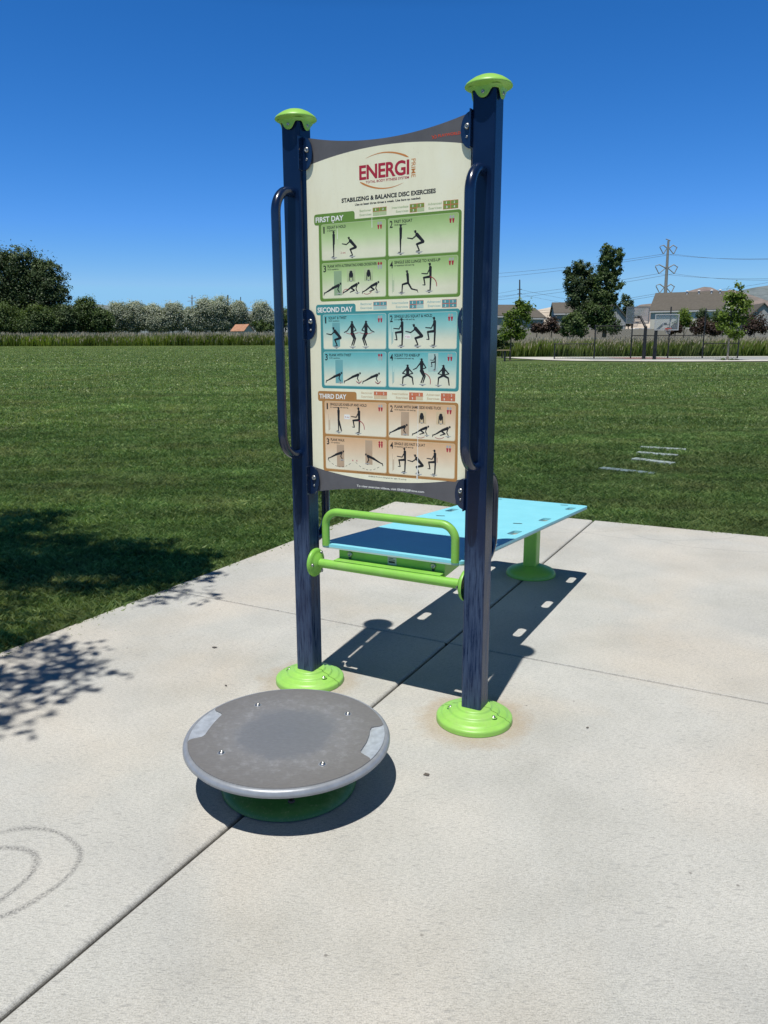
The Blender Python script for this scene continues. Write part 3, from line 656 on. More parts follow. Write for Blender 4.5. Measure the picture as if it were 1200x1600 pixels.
for d in range(3):
    D = DAYS[d]; zt = ZT[d]; zb = zt-.2955
    mb = MB()     # materials: 0 black, 1 shoe grey/disc, 2 crimson, 3 pale shoe, 4 ghost, 5 edge, 6 grad, 7 pale, 8 cell, 9 white, 10 vermilion
    rr_flat(mb, -.306, .328, zb-.010, zt+.010, .012, 1, 5)
    rr_flat(mb, -.327, -.134, zt-.002, zt+.041, .010, 1.6, 5)
    # pale inner line and graduated boxes
    for q in range(4):
        x0, x1 = BX[q % 2]; z1 = zt-(q//2)*.152; z0 = z1-.143
        rr_flat(mb, x0, x1, z0, z1, .008, 2, 7)
        P = rrect(x1-x0-.005, z1-z0-.005, .007, 4, (x0+x1)/2, (z0+z1)/2); flat(mb, P, 2.8, 6)
        t, sub, wd = TXT[d][1][q]
        put(mb, str(q+1), x0+.0075+(.003 if q == 0 else 0), z1-.036, [.0065, .013, .013, .0145][q], .027, 4, 0, bold=.02)
        put(mb, t, x0+.028, z1-.0195, wd, .0112, 4, 0, bold=.022)
        put(mb, sub, x0+.028, z1-.0290, len(sub)*.0031, .0058, 4, 0, bold=.02)
        mode = [['legs', 'legs', 'arms', 'legs'], ['half', 'half', 'arms', 'legs'], ['legs', 'half', 'all', 'legs']][d][q]
        shoes(mb, x1-.034, z1-.010, mode)
        zf = z0+.012
        if d == 0 and q == 0: figure(mb, 'stand', x0+.060, zf, .104); figure(mb, 'squat', x0+.142, zf, .100, disc=(.05, 0)); put(mb, '2 sec', x0+.092, zf+.012, .024, .008, 4, 2)
        if d == 0 and q == 1: figure(mb, 'stand', x0+.056, zf, .108); figure(mb, 'squat', x0+.130, zf, .106, disc=(.05, 0))
        if q == 2 or (d == 2 and q == 1): flat(mb, [(x0+.058, z1-.034), (x0+.095, z1-.034), (x0+.095, zf), (x0+.058, zf)], 3.4, 4)
        if d == 0 and q == 2:
            figure(mb, 'plank', x0+.052, zf+.006, .088, disc=(.34, .04)); figure(mb, 'tuck', x0+.140, zf+.006, .084, disc=(.34, .04)); figure(mb, 'tuck', x0+.232, zf+.006, .084, disc=(.34, .04))
            for xx in (.140, .222): rr_flat(mb, x0+xx-.020, x0+xx+.020, zf+.052, zf+.102, .002, 3.8, 7); figure(mb, 'bust', x0+xx, zf+.054, .062, disc=(0, .05))
            arc(mb, x0+.100, zf+.012, x0+.125, zf+.022, .006, .002); arc(mb, x0+.20, zf+.004, x0+.235, zf+.010, -.006, .002)
        if q == 3 and d == 0: handle_icon(mb, x0+.018, zf); figure(mb, 'lunge', x0+.086, zf, .100, disc=(-.26, .02)); figure(mb, 'kneeup', x0+.180, zf+.004, .106, disc=(0, 0)); arc(mb, x0+.184, zf+.056, x0+.212, zf+.020, .009, .003)
        if d == 1 and q == 0:
            flat(mb, [(x0+.046, z1-.034), (x0+.083, z1-.034), (x0+.083, zf), (x0+.046, zf)], 3.4, 4)
            figure(mb, 'squat', x0+.062, zf, .106, disc=(.03, 0))
            for xx, fl in ((.142, 1), (.208, -1)): figure(mb, 'twist', x0+xx, zf, .106, fl, disc=(.02, 0)); arc(mb, x0+xx-.030, zf+.056, x0+xx+.030, zf+.056, -.006, .002)
        if d == 1 and q == 1:
            handle_icon(mb, x0+.014, zf+.006)
            figure(mb, 'kneeup', x0+.058, zf+.002, .110); figure(mb, 'squat', x0+.126, zf+.002, .112, disc=(.05, 0)); figure(mb, 'kneeup', x0+.200, zf+.002, .112)
            rr_flat(mb, x0+.074, x0+.100, zf+.030, zf+.046, .002, 3.8, 9); put(mb, '4 sec', x0+.077, zf+.034, .020, .007, 4.2, 2)
        if d == 1 and q == 2:
            for xx in (.052, .142, .232): figure(mb, 'plank', x0+xx, zf+.004, .084, disc=(.36, .02))
            for xx in (.172, .262): arc(mb, x0+xx-.012, zf+.010, x0+xx+.012, zf+.012, -.008, .0025)
        if d == 1 and q == 3:
            handle_icon(mb, x0+.018, zf)
            figure(mb, 'front', x0+.088, zf, .104, disc=(-.2, .02)); figure(mb, 'twist', x0+.150, zf+.004, .104, disc=(.04, 0)); figure(mb, 'front', x0+.245, zf, .104, disc=(-.2, .02))
            rr_flat(mb, x0+.178, x0+.222, z1-.078, z1-.006, .002, 3.8, 7); figure(mb, 'kneeup', x0+.206, z1-.071, .062); arc(mb, x0+.165, zf+.046, x0+.188, zf+.004, .010, .003)
        if d == 2 and q == 0:
            handle_icon(mb, x0+.018, zf); figure(mb, 'lunge', x0+.075, zf, .0, disc=None) if False else None
            figure(mb, 'stand', x0+.070, zf+.002, .106); capsule(mb, (x0+.070, zf+.05), (x0+.083, zf+.006), .005, .003, 6, 0); figure(mb, 'kneeup', x0+.166, zf, .110); arc(mb, x0+.170, zf+.052, x0+.196, zf+.016, .009, .003)
            rr_flat(mb, x0+.098, x0+.126, zf+.056, zf+.076, .002, 3.8, 9); put(mb, '4 sec', x0+.101, zf+.062, .022, .007, 4.2, 2)
        if d == 2 and q == 1:
            figure(mb, 'plank', x0+.048, zf+.004, .086, disc=(.34, .04)); figure(mb, 'tuck', x0+.148, zf+.004, .080, disc=(.34, .04)); figure(mb, 'tuck', x0+.240, zf+.004, .084, disc=(.34, .04))
            for xx in (.152, .236): rr_flat(mb, x0+xx-.020, x0+xx+.020, zf+.052, zf+.102, .002, 3.8, 7); figure(mb, 'bust', x0+xx, zf+.054, .062, disc=(0, .05))
            arc(mb, x0+.130, zf-.002, x0+.165, zf, -.005, .002); arc(mb, x0+.212, zf+.0, x0+.25, zf+.002, -.006, .002)
        if d == 2 and q == 2:
            flat(mb, [(x0+.200, z1-.008), (x0+.234, z1-.008), (x0+.234, zf+.02), (x0+.200, zf+.02)], 3.4, 4)
            figure(mb, 'plank', x0+.055, zf+.030, .084, disc=(.34, .04)); figure(mb, 'plank', x0+.240, zf+.022, .088, -1, disc=(.34, .04))
            arc(mb, x0+.015, zf+.026, x0+.135, zf+.026, -.026, .0016, mi=0, dash=1); arc(mb, x0+.152, zf+.026, x0+.275, zf+.020, -.026, .0016, mi=0, dash=1)
            for xx in (.138, .158): flat(mb, [(x0+xx-.003, zf+.030), (x0+xx+.003, zf+.030), (x0+xx, zf+.038)], 6, 2)
        if d == 2 and q == 3:
            handle_icon(mb, x0+.018, zf)
            figure(mb, 'kneeup', x0+.072, zf, .104); figure(mb, 'squat', x0+.134, zf-.002, .106, disc=(.05, 0)); figure(mb, 'kneeup', x0+.208, zf, .104)
            arc(mb, x0+.222, zf+.05, x0+.222, zf+.07, 0, .002)
    put(mb, TXT[d][0], -.320, zt+.009, [.134, .172, .136][d], .021, 4, 9, bold=.03)
    for (gx, lab, wl, ncell) in ((-.051, 'Beginner', .054, 2), (.112, 'Intermediate', .072, 3), (.252, 'Advanced', .058, 4)):
        put(mb, lab, gx-wl-.006, zt+.034, wl, .0090, 4, 7, bold=.015); put(mb, 'Exercises', gx-.060, zt+.0185, .054, .0090, 4, 7, bold=.015)
        for c in range(4):
            cx0 = gx+(c % 2)*.031; cz1 = zt+.045-(c//2)*.0155
            P = [(cx0, cz1-.0150), (cx0+.0305, cz1-.0150), (cx0+.0305, cz1), (cx0, cz1)]
            flat(mb, P, 3, 10 if c < ncell else 7)
            if c < ncell:
                flat(mb, [(cx0+.001, cz1-.0140), (cx0+.0295, cz1-.0140), (cx0+.0295, cz1-.001), (cx0+.001, cz1-.001)], 3.6, 8)
                put(mb, str(c+1), cx0+.012, cz1-.0118, [.0026, .0055, .0055, .0058][c], .0085, 4.4, 9, bold=.02)
    o = mb.build('day_section', [M_PINK, M_PSHOE, M_PRED, M_PSHOE, D['ghost'], D['edge'], D['grad'], D['pale'], D['cell'], M_PWHITE, M_PBRT], panel)
    me = o.data; uv = me.uv_layers.new(name='UVMap'); boxes = [(zt-.143, zt), (zt-.295, zt-.152)]
    for p in me.polygons:
        if p.material_index == 6:
            zc = sum(me.vertices[i].co.z for i in p.vertices)/len(p.vertices); z0, z1 = boxes[0] if zc > zt-.147 else boxes[1]
            for li in p.loop_indices: z = me.vertices[me.loops[li].vertex_index].co.z; uv.data[li].uv = (0.5, (z-z0)/(z1-z0))
    tag(o, ['green first day exercise chart', 'teal second day exercise chart', 'tan third day exercise chart'][d])
# bird droppings and drips on the sign face
for (x, z0, z1, w_) in ((-.055, 1.968, 2.006, .0014), (-.216, 1.935, 1.978, .0013), (.152, .975, 1.276, .0016), (.150, .972, 1.02, .003), (-.235, 2.0, 2.004, .004)):
    mb = MB(); flat(mb, [(x-w_, z0), (x+w_, z0), (x+w_*.5, z1), (x-w_*.5, z1)], 7.6); mb.build('white_drip', M_PWHITE, panel)

# the printed face was laid out on a larger sheet: bring sheet and print to size
for ob_ in [panel]+list(panel.children):
    n_ = len(ob_.data.vertices); a_ = np.empty(n_*3, np.float32); ob_.data.vertices.foreach_get('co', a_); a_ = a_.reshape(-1, 3)
    a_[:, 0] *= .9705; a_[:, 2] = .0441+.9684*a_[:, 2]; ob_.data.vertices.foreach_set('co', a_.ravel()); ob_.data.update()
# panel clamps
for s in (-1, 1):
    for z in (2.245, 1.592, .944):
        mb = MB(); hgt = .062
        # P runs round the D; its straight side lies on the post face
        x_post = s*(HW-PW/2)
        P = [(x_post-s*(.002+.046*max(0, math.cos(-math.pi/2+math.pi*i/14))**.8), z+hgt*math.sin(-math.pi/2+math.pi*i/14)) for i in range(15)]
        mb.prism(P, 'y', YF-.012, YF-.0055)
        mb.box(min(x_post, x_post-s*.005), max(x_post, x_post-s*.005), YF-.040, YF-.012, z-hgt, z+hgt)
        cl = mb.build('panel_clamp', M_NAVYT, SGN, .0015)
        mb = MB(); bolt(mb, (x_post-s*.024, YF-.0125, z+.012), .0105, 'y', -1); mb.build('clamp_bolt', M_STEEL, cl); mb = MB(); bolt(mb, (x_post-s*.024, YF-.0125, z-.022), .0045, 'y', -1)
        mb.build('clamp_bolt', M_STEEL, cl)

# ------------------------------------------------------------------ sit-up bench
YAWB = R(.4302); BA = SA+YAWB
bo = (SC0[0]+CU[0]*-.0031+CN[0]*.0099, SC0[1]+CU[1]*-.0031+CN[1]*.0099)
BEN = thing('situp_bench', 'long sloping aqua board bench with slots, hooked on the bar behind the sign', 'bench', (bo[0], bo[1], 0), BA)
SLP = -.0767; BZ = .6595; BLN = 2.140; BHW = .340; BT = .0185
def bz(t): return BZ+SLP*t
def board():
    slots = [(s*.2815, t) for s in (-1, 1) for t in (.8251, 1.3566, 1.9204)]
    sw, sl, sr = .046, .135, .021
    # build via constrained grid: strips between slots, done with bmesh boolean-free tessellation
    bm = bmesh.new(); out = rrect(2*BHW, BLN, .035, 5, 0, BLN/2); holes = [rrect(sw, sl, sr, 4, x, t) for x, t in slots]
    edges = []
    for loop in [out]+holes:
        vs = [bm.verts.new((a, b, 0)) for a, b in loop]
        for i in range(len(vs)): edges.append(bm.edges.new((vs[i], vs[(i+1) % len(vs)])))
    bmesh.ops.triangle_fill(bm, use_beauty=True, use_dissolve=False, edges=edges)
    # drop triangles inside holes
    kill = []
    for f in bm.faces:
        c = f.calc_center_median()
        if any(abs(c.x-x) < sw/2-.001 and abs(c.y-t) < sl/2-.001 and all((abs(v.co.x-x) <= sw/2+1e-4 and abs(v.co.y-t) <= sl/2+1e-4) for v in f.verts) for x, t in slots): kill.append(f)
    bmesh.ops.delete(bm, geom=kill, context='FACES_ONLY')
    if bm.faces and sum(f.normal.z for f in bm.faces) < 0: bmesh.ops.reverse_faces(bm, faces=bm.faces[:])
    V = [(v.co.x, v.co.y) for v in bm.verts]; bm.verts.index_update(); F = [tuple(v.index for v in f.verts) for f in bm.faces]
    nb = len(V); bm.free(); mb = MB()
    z = lambda b, d: bz(b)-d
    for (d0, d1, m0, m1, ms, ins) in ((0, .012, 0, 0, 0, 0), (.0122, BT, 1, 1, 1, .0015)):
        top = [(a, b, z(b, d0)) for a, b in V]; bot = [(a, b, z(b, d1)) for a, b in V]
        mb.add(top, F, m0); mb.add(bot, [tuple(reversed(f)) for f in F], m1)
        for loop, sg in [(out, 1)]+[(h, -1) for h in holes]:
            n = len(loop); k_ = 1-ins if sg > 0 else 1
            vs = [(a*k_, b, z(b, d0)) for a, b in loop]+[(a*k_, b, z(b, d1)) for a, b in loop]
            fs = [(i, i+n, (i+1) % n+n, (i+1) % n) for i in range(n)]
            mb.add(vs, fs if sg > 0 else [tuple(reversed(f)) for f in fs], ms)
    return mb.build('board', [M_CYAN, M_CYEDGE], BEN)
brd = board()
for (x, t) in ((.202, 1.115), (-.240, 1.097), (.205, 2.06), (-.241, 2.06)):
    mb = MB(); ca_, sa_ = math.cos(-BA), math.sin(-BA); P = [(x+a*ca_-b*sa_, t+a*sa_+b*ca_) for a, b in rrect(.050, .018, .0088, 4, 0, 0)]; y = [(a, b, bz(b)+.0012) for a, b in P]; mb.add(y, [tuple(range(len(P)))], 0); mb.build('bolt_recess_shade', M_DARKHOLE, brd)  # flat dark patch on the board, painted for the shade inside a counterbore
# loop at the near end (foot hook)
pts = []
lz0 = bz(.01)-.005; lz1 = .806; rad = .062; XL = .305; yb = .002
pts.append((-XL, yb, lz0)); 
for i in range(11): a = i/10*math.pi/2; pts.append((-XL+rad-rad*math.cos(a), yb, lz1-rad+rad*math.sin(a)))
for i in range(11): a = i/10*math.pi/2; pts.append((XL-rad+rad*math.sin(a), yb, lz1-rad+rad*math.cos(a)))
pts.append((XL, yb, lz0))
mb = MB(); mb.tube(pts, .0168, 20); mb.build('foot_loop', M_GREEN, BEN)
# hook bracket under the near end
mb = MB(); zt_ = bz(.03)-BT-.0005; BZO = -.002
mb.box(-.256, .248, .030, .036, .574, zt_); mb.box(-.256, .248, -.018, .030, .5925, .5965)
P = [(.036, .575), (.036, bz(.036)-BT-.0005), (.40, bz(.40)-BT-.0005), (.40, bz(.40)-BT-.014)]
mb.prism([(a, b) for a, b in P], 'x', -.256, -.250); mb.prism([(a, b) for a, b in P], 'x', .242, .248)
br = mb.build('hook_bracket', M_GREEN, BEN, .0015)
for x in (-.200, .198): mb = MB(); bolt(mb, (x, .0295, .618), .0125, 'y', -1); mb.prism([(x-.006, .604), (x+.006, .604), (x+.0025, .587), (x-.0025, .587)], 'y', .0265, .0295, 1); mb.build('bracket_bolt', [M_STEEL, M_DARKHOLE], br)
mb = MB(); mb.box(-.0145, .027, .0285, .0298, .597, .632)
for i, zz in enumerate((.624, .617, .605)): mb.box(-.010, .020 if i else .012, .0279, .0284, zz, zz+(.0025 if i < 2 else .008), 1)
mb.build('spec_sticker', [simple('sticker_silver', (.45,.47,.46), .4), M_PINK], br)
# far leg
LN = 2.088; LX = -.007
mb = MB(); poly = rrect(.089, .089, .009, 3, LX, LN); n = len(poly)
vs = [(a, b, .02) for a, b in poly]+[(a, b, bz(b)-BT-.008) for a, b in poly]
mb.add(vs, [(j, (j+1) % n, (j+1) % n+n, j+n) for j in range(n)])
leg = mb.build('leg', M_GREEN, BEN)
mb = MB(); mb.lathe([(.03, .072), (.062, .072), (.082, .066), (.098, .059), (.124, .050), (.146, .040), (.158, .028), (.163, .017), (.164, .002)], 48, (LX, LN, 0)); mb.build('leg_base', M_GREEN, BEN)
mb = MB(); P = rrect(.30, .16, .01, 2, LX, LN-.04); n = len(P)
vs = [(a, b, bz(b)-BT-.0008) for a, b in P]+[(a, b, bz(b)-BT-.008) for a, b in P]
mb.add(vs, [tuple(range(n)), tuple(range(2*n-1, n-1, -1))]+[(j, j+n, (j+1) % n+n, (j+1) % n) for j in range(n)]); mb.build('mounting_plate', M_GREEN, BEN)

# ------------------------------------------------------------------ balance disc
DS = thing('balance_disc', 'round grey balance platform on a low green pedestal, nearest the camera', 'exercise equipment', (-.337, 2.442, 0))
tx, ty = .010, -.010
tilt = Vector((0, 0, 1)).rotation_difference(Vector((tx, ty, 1)).normalized()).to_euler()
ZD = .189
mb = MB(); mb.lathe([(.0001, -.0035), (.330, -.0035), (.334, -.002), (.3395, .0012), (.346, .001), (.352, -.004), (.3555, -.012), (.3555, -.019), (.350, -.026), (.336, -.030), (.20, -.030), (.0001, -.030)], 128, (0, 0, 0))
rim = mb.build('rim', M_DRIM, DS); rim.location = (0, 0, ZD); rim.rotation_euler = tilt
RI = .3375
def notch(a0, pts):  # pts: list of (r, deg) walking the notch
    return pts
path = []
RN = [(.338, -31.0), (.331, -29.6), (.322, -28.9), (.305, -28.0), (.290, -26.8), (.2815, -24.6), (.280, -20.5), (.281, -12), (.283, -2), (.286, 5.0), (.294, 8.3), (.306, 8.8), (.322, 9.0), (.333, 9.7), (.338, 11.5)]
LNp = [(.338, 148.0), (.333, 150.0), (.322, 151.0), (.306, 151.2), (.292, 151.8), (.284, 154.5), (.281, 160), (.279, 168), (.280, 176), (.284, 183.5), (.293, 186.3), (.306, 187.2), (.322, 188.0), (.333, 189.2), (.338, 191.0)]
A_ = []
for a in np.arange(11.5, 148.0, 2.5): A_.append((RI, a))
A_ = [(r, a) for r, a in RN]+A_[1:]+LNp+[(RI, a) for a in np.arange(193.5, 328.0, 2.5)]
poly = [(r*math.cos(R(a)), r*math.sin(R(a))) for r, a in A_]
mb = MB(); bm = bmesh.new(); vs = [bm.verts.new((x, y, 0)) for x, y in poly]; es = [bm.edges.new((vs[i], vs[(i+1) % len(vs)])) for i in range(len(vs))]
bmesh.ops.triangle_fill(bm, use_beauty=True, edges=es); bm.verts.index_update()
if sum(f.normal.z for f in bm.faces) < 0: bmesh.ops.reverse_faces(bm, faces=bm.faces[:])
F = [tuple(v.index for v in f.verts) for f in bm.faces]; bm.free(); n = len(poly)
mb.add([(x, y, .0035) for x, y in poly], F)
mb.add([(x, y, .0035) for x, y in poly]+[(x*1.003, y*1.003, .0015) for x, y in poly]+[(x*1.003, y*1.003, -.003) for x, y in poly], [(i, i+n, (i+1) % n+n, (i+1) % n) for i in range(n)]+[(i+n, i+2*n, (i+1) % n+2*n, (i+1) % n+n) for i in range(n)])
inl = mb.build('inlay', M_DISC, DS); inl.location = (0, 0, ZD); inl.rotation_euler = tilt
for (a0, a1) in ((-31.5, 12.0), (147.5, 191.5)):
    mb = MB(); N = 18; vs = []
    for j in range(N+1):
        a = R(a0+(a1-a0)*j/N)
        for (r, z) in ((.262, -.0030), (.300, -.0022), (.325, -.0008), (.3365, .0011)): vs.append((r*math.cos(a), r*math.sin(a), z+.0008))
    mb.add(vs, [(j*4+i, j*4+i+1, (j+1)*4+i+1, (j+1)*4+i) for j in range(N) for i in range(3)], 0, True)
    nt_ = mb.build('hand_notch', M_DNOTCH, DS); nt_.location = (0, 0, ZD); nt_.rotation_euler = tilt
for k_ in range(4):
    mb = MB(); a = .593+k_*math.pi/2; c = (.244*math.cos(a), .244*math.sin(a), .0036)
    mb.lathe([(.0135, .0), (.0128, .0012), (.0105, .0002)], 20, c, 1); mb.lathe([(.0098, 0), (.0085, .0038), (.0055, .0052), (.0045, .0052), (.0038, .0032), (.0001, .0032)], 20, c, 0)
    st_ = mb.build('stud', [M_STEEL, M_DRIM], DS); st_.location = (0, 0, ZD); st_.rotation_euler = tilt
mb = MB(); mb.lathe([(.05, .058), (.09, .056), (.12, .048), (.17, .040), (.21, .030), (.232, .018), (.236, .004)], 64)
mb.build('pedestal_base', M_GREENSHADE, DS)
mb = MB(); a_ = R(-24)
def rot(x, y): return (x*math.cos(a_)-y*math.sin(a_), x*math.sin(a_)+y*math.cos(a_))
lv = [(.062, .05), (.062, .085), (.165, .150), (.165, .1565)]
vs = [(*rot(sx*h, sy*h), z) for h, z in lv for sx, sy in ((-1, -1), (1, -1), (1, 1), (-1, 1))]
mb.add(vs, [(i*4+j, i*4+(j+1) % 4, (i+1)*4+(j+1) % 4, (i+1)*4+j) for i in range(3) for j in range(4)]); mb.build('pedestal', M_GREENSHADE, DS, .002)
mb = MB(); bolt(mb, (.03, -.185, .045), .012, 'z', 1); mb.build('base_bolt', M_BLACK, DS)

# ------------------------------------------------------------------ small litter on the slab
def chip(px, py, r, label, seed):
    x, y = ground(px, py); q = random.Random(seed); n = 9; mb = MB()
    P = [(x+r*q.uniform(.45, 1)*math.cos(2*math.pi*i/n)*1.3, y+r*q.uniform(.45, 1)*math.sin(2*math.pi*i/n)) for i in range(n)]
    mb.add([(x, y, .007)]+[(a, b, .002+q.uniform(0, .004)) for a, b in P], [(0, 1+i, 1+(i+1) % n) for i in range(n)])
    tag(mb.build('dry_leaf_scrap', simple('scrap', (.10,.085,.07), .9), None), label, 'leaf')
chip(667, 1211, .013, 'dark dry leaf scrap lying on the slab right of the grey disc', 1)
chip(335, 1012, .013, 'flattened brown leaf scrap on the slab left of the left green base', 2)
chip(353, 1072, .007, 'tiny bent twig scrap on the slab just above the grey disc', 4)
chip(918, 1138, .005, 'tiny black speck on the slab right of the right green base', 5)

# pale flush bars set in the lawn
M_STRIP = simple('weathered_curb', (.25,.30,.30), .8, var=.35, vscale=9); M_STRIPD = simple('dark_weathered_curb', (.13,.18,.20), .8, var=.35, vscale=9)
labs = ['pale flush bar in the lawn, farthest of the row', 'pale flush bar in the lawn, second from the far end', 'pale flush bar in the lawn, third from the far end', 'bluish flush bar in the lawn, nearest and longest of the row']
for (a, b, lb) in (((1001, 699), (1072, 703), labs[0]), ((996, 707), (1058, 712), labs[1]), ((990, 716.5), (1052, 724), labs[2]), ((938, 731), (1024, 740), labs[3])):
    A0 = ground(*a); B0 = ground(*b); za = gh(*A0)+.036; c = ((A0[0]+B0[0])/2, (A0[1]+B0[1])/2); L = math.hypot(B0[0]-A0[0], B0[1]-A0[1]); an = math.atan2(B0[1]-A0[1], B0[0]-A0[0])
    mb = MB(); mb.box(-L/2, L/2, -.062, .062, -.12, 0); o = mb.build('ground_bar', M_STRIPD if lb is labs[3] else M_STRIP, None, .008); o.location = (c[0], c[1], za); o.rotation_euler = (0, 0, an)
    tag(o, lb, 'bar', 'flush bars in the lawn')
    # small bare soil lip beside the bar is part of the lawn texture

# ------------------------------------------------------------------ foliage builders
def leaf_mesh(name, lobes, nleaf, size, mat, parent, seed, clump=60, spread=.22, inner=.25, tint_h=.25, flatten=1.0):
    rg = np.random.default_rng(seed); L = np.array(lobes, float)   # x,y,z,rx,ry,rz
    wts = (L[:, 3]*L[:, 5]); wts = wts/wts.sum(); nc = max(1, nleaf//clump)
    li = rg.choice(len(L), nc, p=wts); d = rg.normal(size=(nc, 3)); d /= np.linalg.norm(d, axis=1)[:, None]
    rad = np.where(rg.random(nc) < inner, rg.uniform(.3, .75, nc), rg.uniform(.78, 1.06, nc))
    cc = L[li, :3]+d*L[li, 3:6]*rad[:, None]; cs = spread*L[li, 3:6].mean(1)*rg.uniform(.6, 1.3, nc)
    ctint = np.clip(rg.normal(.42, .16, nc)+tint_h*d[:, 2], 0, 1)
    ci = np.repeat(np.arange(nc), clump); N = len(ci)
    p = cc[ci]+rg.normal(size=(N, 3))*cs[ci][:, None]*np.array([1, 1, .8*flatten])
    nrm = d[ci]*.8+rg.normal(size=(N, 3))*.55+np.array([0, 0, .45]); nrm /= np.linalg.norm(nrm, axis=1)[:, None]
    e = np.cross(nrm, rg.normal(size=(N, 3))); e /= np.linalg.norm(e, axis=1)[:, None]; g = np.cross(nrm, e)
    s = size*rg.uniform(.6, 1.35, N)[:, None]
    V = np.stack([p-e*s*.5, p+g*s*.32, p+e*s*.5, p-g*s*.32], 1).reshape(-1, 3)
    T = np.repeat(np.clip(ctint[ci]+rg.normal(0, .07, N), 0, 1), 4)
    return raw_mesh(name, V, np.arange(len(V)).reshape(-1, 4), mat, T, parent)
def trunk_mesh(base, h, r, tips, mat, parent, seed=0, lean=(0, 0)):
    q = random.Random(seed); mb = MB(); b = Vector(base); k = 6
    pts = [b+Vector((lean[0]*i/k+q.uniform(-.02, .02)*h*.3, lean[1]*i/k, h*i/k)) for i in range(k+1)]; pts[0] = b-Vector((0, 0, .15))
    mb.tube(pts, [r*(1.25 if i == 0 else 1-.6*i/k) for i in range(k+1)], 10)
    for t in tips:
        t = Vector(t); st = pts[q.randint(3, k-1)]; mid = st.lerp(t, .5)+Vector((q.uniform(-.1, .1), q.uniform(-.1, .1), q.uniform(0, .15)))*(t-st).length
        mb.tube([st, mid, t], [r*.42, r*.26, r*.08], 7)
    return mb.build('trunk', mat, parent)
def tree(name, label, cat, x, y, lobes, nleaf, size, leafmat, th, tr, seed, group=None, barkmat=None, **kw):
    z = gh(x, y); t = thing(name, label, cat, (x, y, z), 0, group)
    leaf_mesh('crown', lobes, nleaf, size, leafmat, t, seed, **kw)
    trunk_mesh((0, 0, 0), th, tr, [(l[0]*.9, l[1]*.9, l[2]) for l in lobes[:7]], barkmat or M_BARK, t, seed)
    return t
def lobes_px(specs, Y, x0, z0, dyf=.7, seed=0):
    """lobes given by photo measurements (centre px, radius px) -> metres around the tree's base at distance Y"""
    q = random.Random(seed); out = []
    for (cx, cy, rx, rz) in specs:
        p = at(cx, cy, Y); s = Y/FPX*1.02; out.append((p[0]-x0, q.uniform(-.3, .3)*rx*s, p[2]-z0, rx*s, max(rx, rz)*s*dyf, rz*s))
    return out
def tree_px(name, label, cat, base_px, Y, specs, nleaf, size, leafmat, tr, seed, group=None, barkmat=None, **kw):
    bx = at(base_px[0], base_px[1], Y)[0]; z0 = gh(bx, Y); lo = lobes_px(specs, Y, bx, z0, seed=seed)
    top = max(l[2]+l[5] for l in lo); return tree(name, label, cat, bx, Y, lo, nleaf, size, leafmat, top*.72, tr, seed, group, barkmat, **kw)

# ------------------------------------------------------------------ left skyline
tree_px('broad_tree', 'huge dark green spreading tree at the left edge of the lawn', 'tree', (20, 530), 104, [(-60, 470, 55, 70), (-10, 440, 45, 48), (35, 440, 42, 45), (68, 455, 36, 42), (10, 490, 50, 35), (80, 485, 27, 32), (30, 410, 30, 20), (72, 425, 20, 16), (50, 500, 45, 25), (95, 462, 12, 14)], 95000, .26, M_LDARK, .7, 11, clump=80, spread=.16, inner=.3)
for i, (bx, Y, sp, n, mt, lb) in enumerate([
  (10, 98, [(5, 500, 30, 22), (-18, 505, 22, 20)], 4500, M_LMID, 'rounded mid green bush in front of the huge tree at the left edge'),
  (60, 97, [(60, 500, 20, 18), (50, 510, 22, 12), (75, 508, 16, 13)], 4500, M_LMID, 'greyish green bush below the right side of the huge dark tree'),
  (100, 100, [(102, 498, 18, 20), (90, 508, 14, 13)], 4500, M_LDARK, 'dark bush at the right foot of the huge dark tree'),
  (135, 102, [(134, 485, 16, 18), (128, 500, 18, 18), (146, 502, 14, 16)], 5500, M_LMID, 'mid green tree with a forked top right of the huge dark tree'),
  (160, 102, [(158, 500, 12, 18), (166, 505, 10, 13)], 3000, M_LMID, 'low olive green tree just before the silvery trees begin')]):
    tree_px('shrub_tree', lb, 'tree', (bx, 522), Y, sp, n*3, .22, mt, .16, 30+i, 'green trees at the left edge of the lawn')
sil = [(186, [(183, 490, 13, 16), (192, 500, 13, 16), (178, 508, 12, 12)], 'first silvery tree of the row counted from the green trees'),
       (214, [(211, 488, 14, 16), (222, 498, 12, 16), (206, 508, 12, 12)], 'silvery tree with twin humps, second of the row from the green trees'),
       (240, [(238, 492, 13, 15), (244, 505, 14, 14)], 'low silvery tree, third of the row from the green trees'),
       (270, [(272, 490, 15, 16), (262, 502, 14, 15), (282, 503, 10, 14)], 'wide silvery tree beneath the faint lattice pylon'),
       (300, [(298, 497, 12, 14), (306, 506, 13, 12)], 'short silvery tree in the dip right of the lattice pylon'),
       (322, [(322, 486, 14, 17), (316, 502, 14, 15)], 'tall rounded silvery tree left of the tallest silvery tree'),
       (346, [(345, 484, 14, 18), (350, 500, 16, 16), (338, 506, 12, 12)], 'tallest silvery tree, beside the dark utility pole'),
       (372, [(373, 489, 12, 15), (376, 502, 14, 12)], 'silvery tree directly above the small orange roofed shed'),
       (405, [(408, 490, 14, 16), (402, 502, 12, 12), (420, 500, 12, 14)], 'silvery tree at the right end of the row next to the sign post')]
for i, (bx, sp, lb) in enumerate(sil):
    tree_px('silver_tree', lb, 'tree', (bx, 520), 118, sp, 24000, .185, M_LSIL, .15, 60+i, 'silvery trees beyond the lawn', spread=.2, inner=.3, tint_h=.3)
tree_px('round_bush', 'rounded yellow green bush between the small shed and the sign post', 'bush', (407, 522), 112, [(405, 510, 9, 10), (416, 514, 9, 8)], 2600, .22, M_LMID, .08, 80)
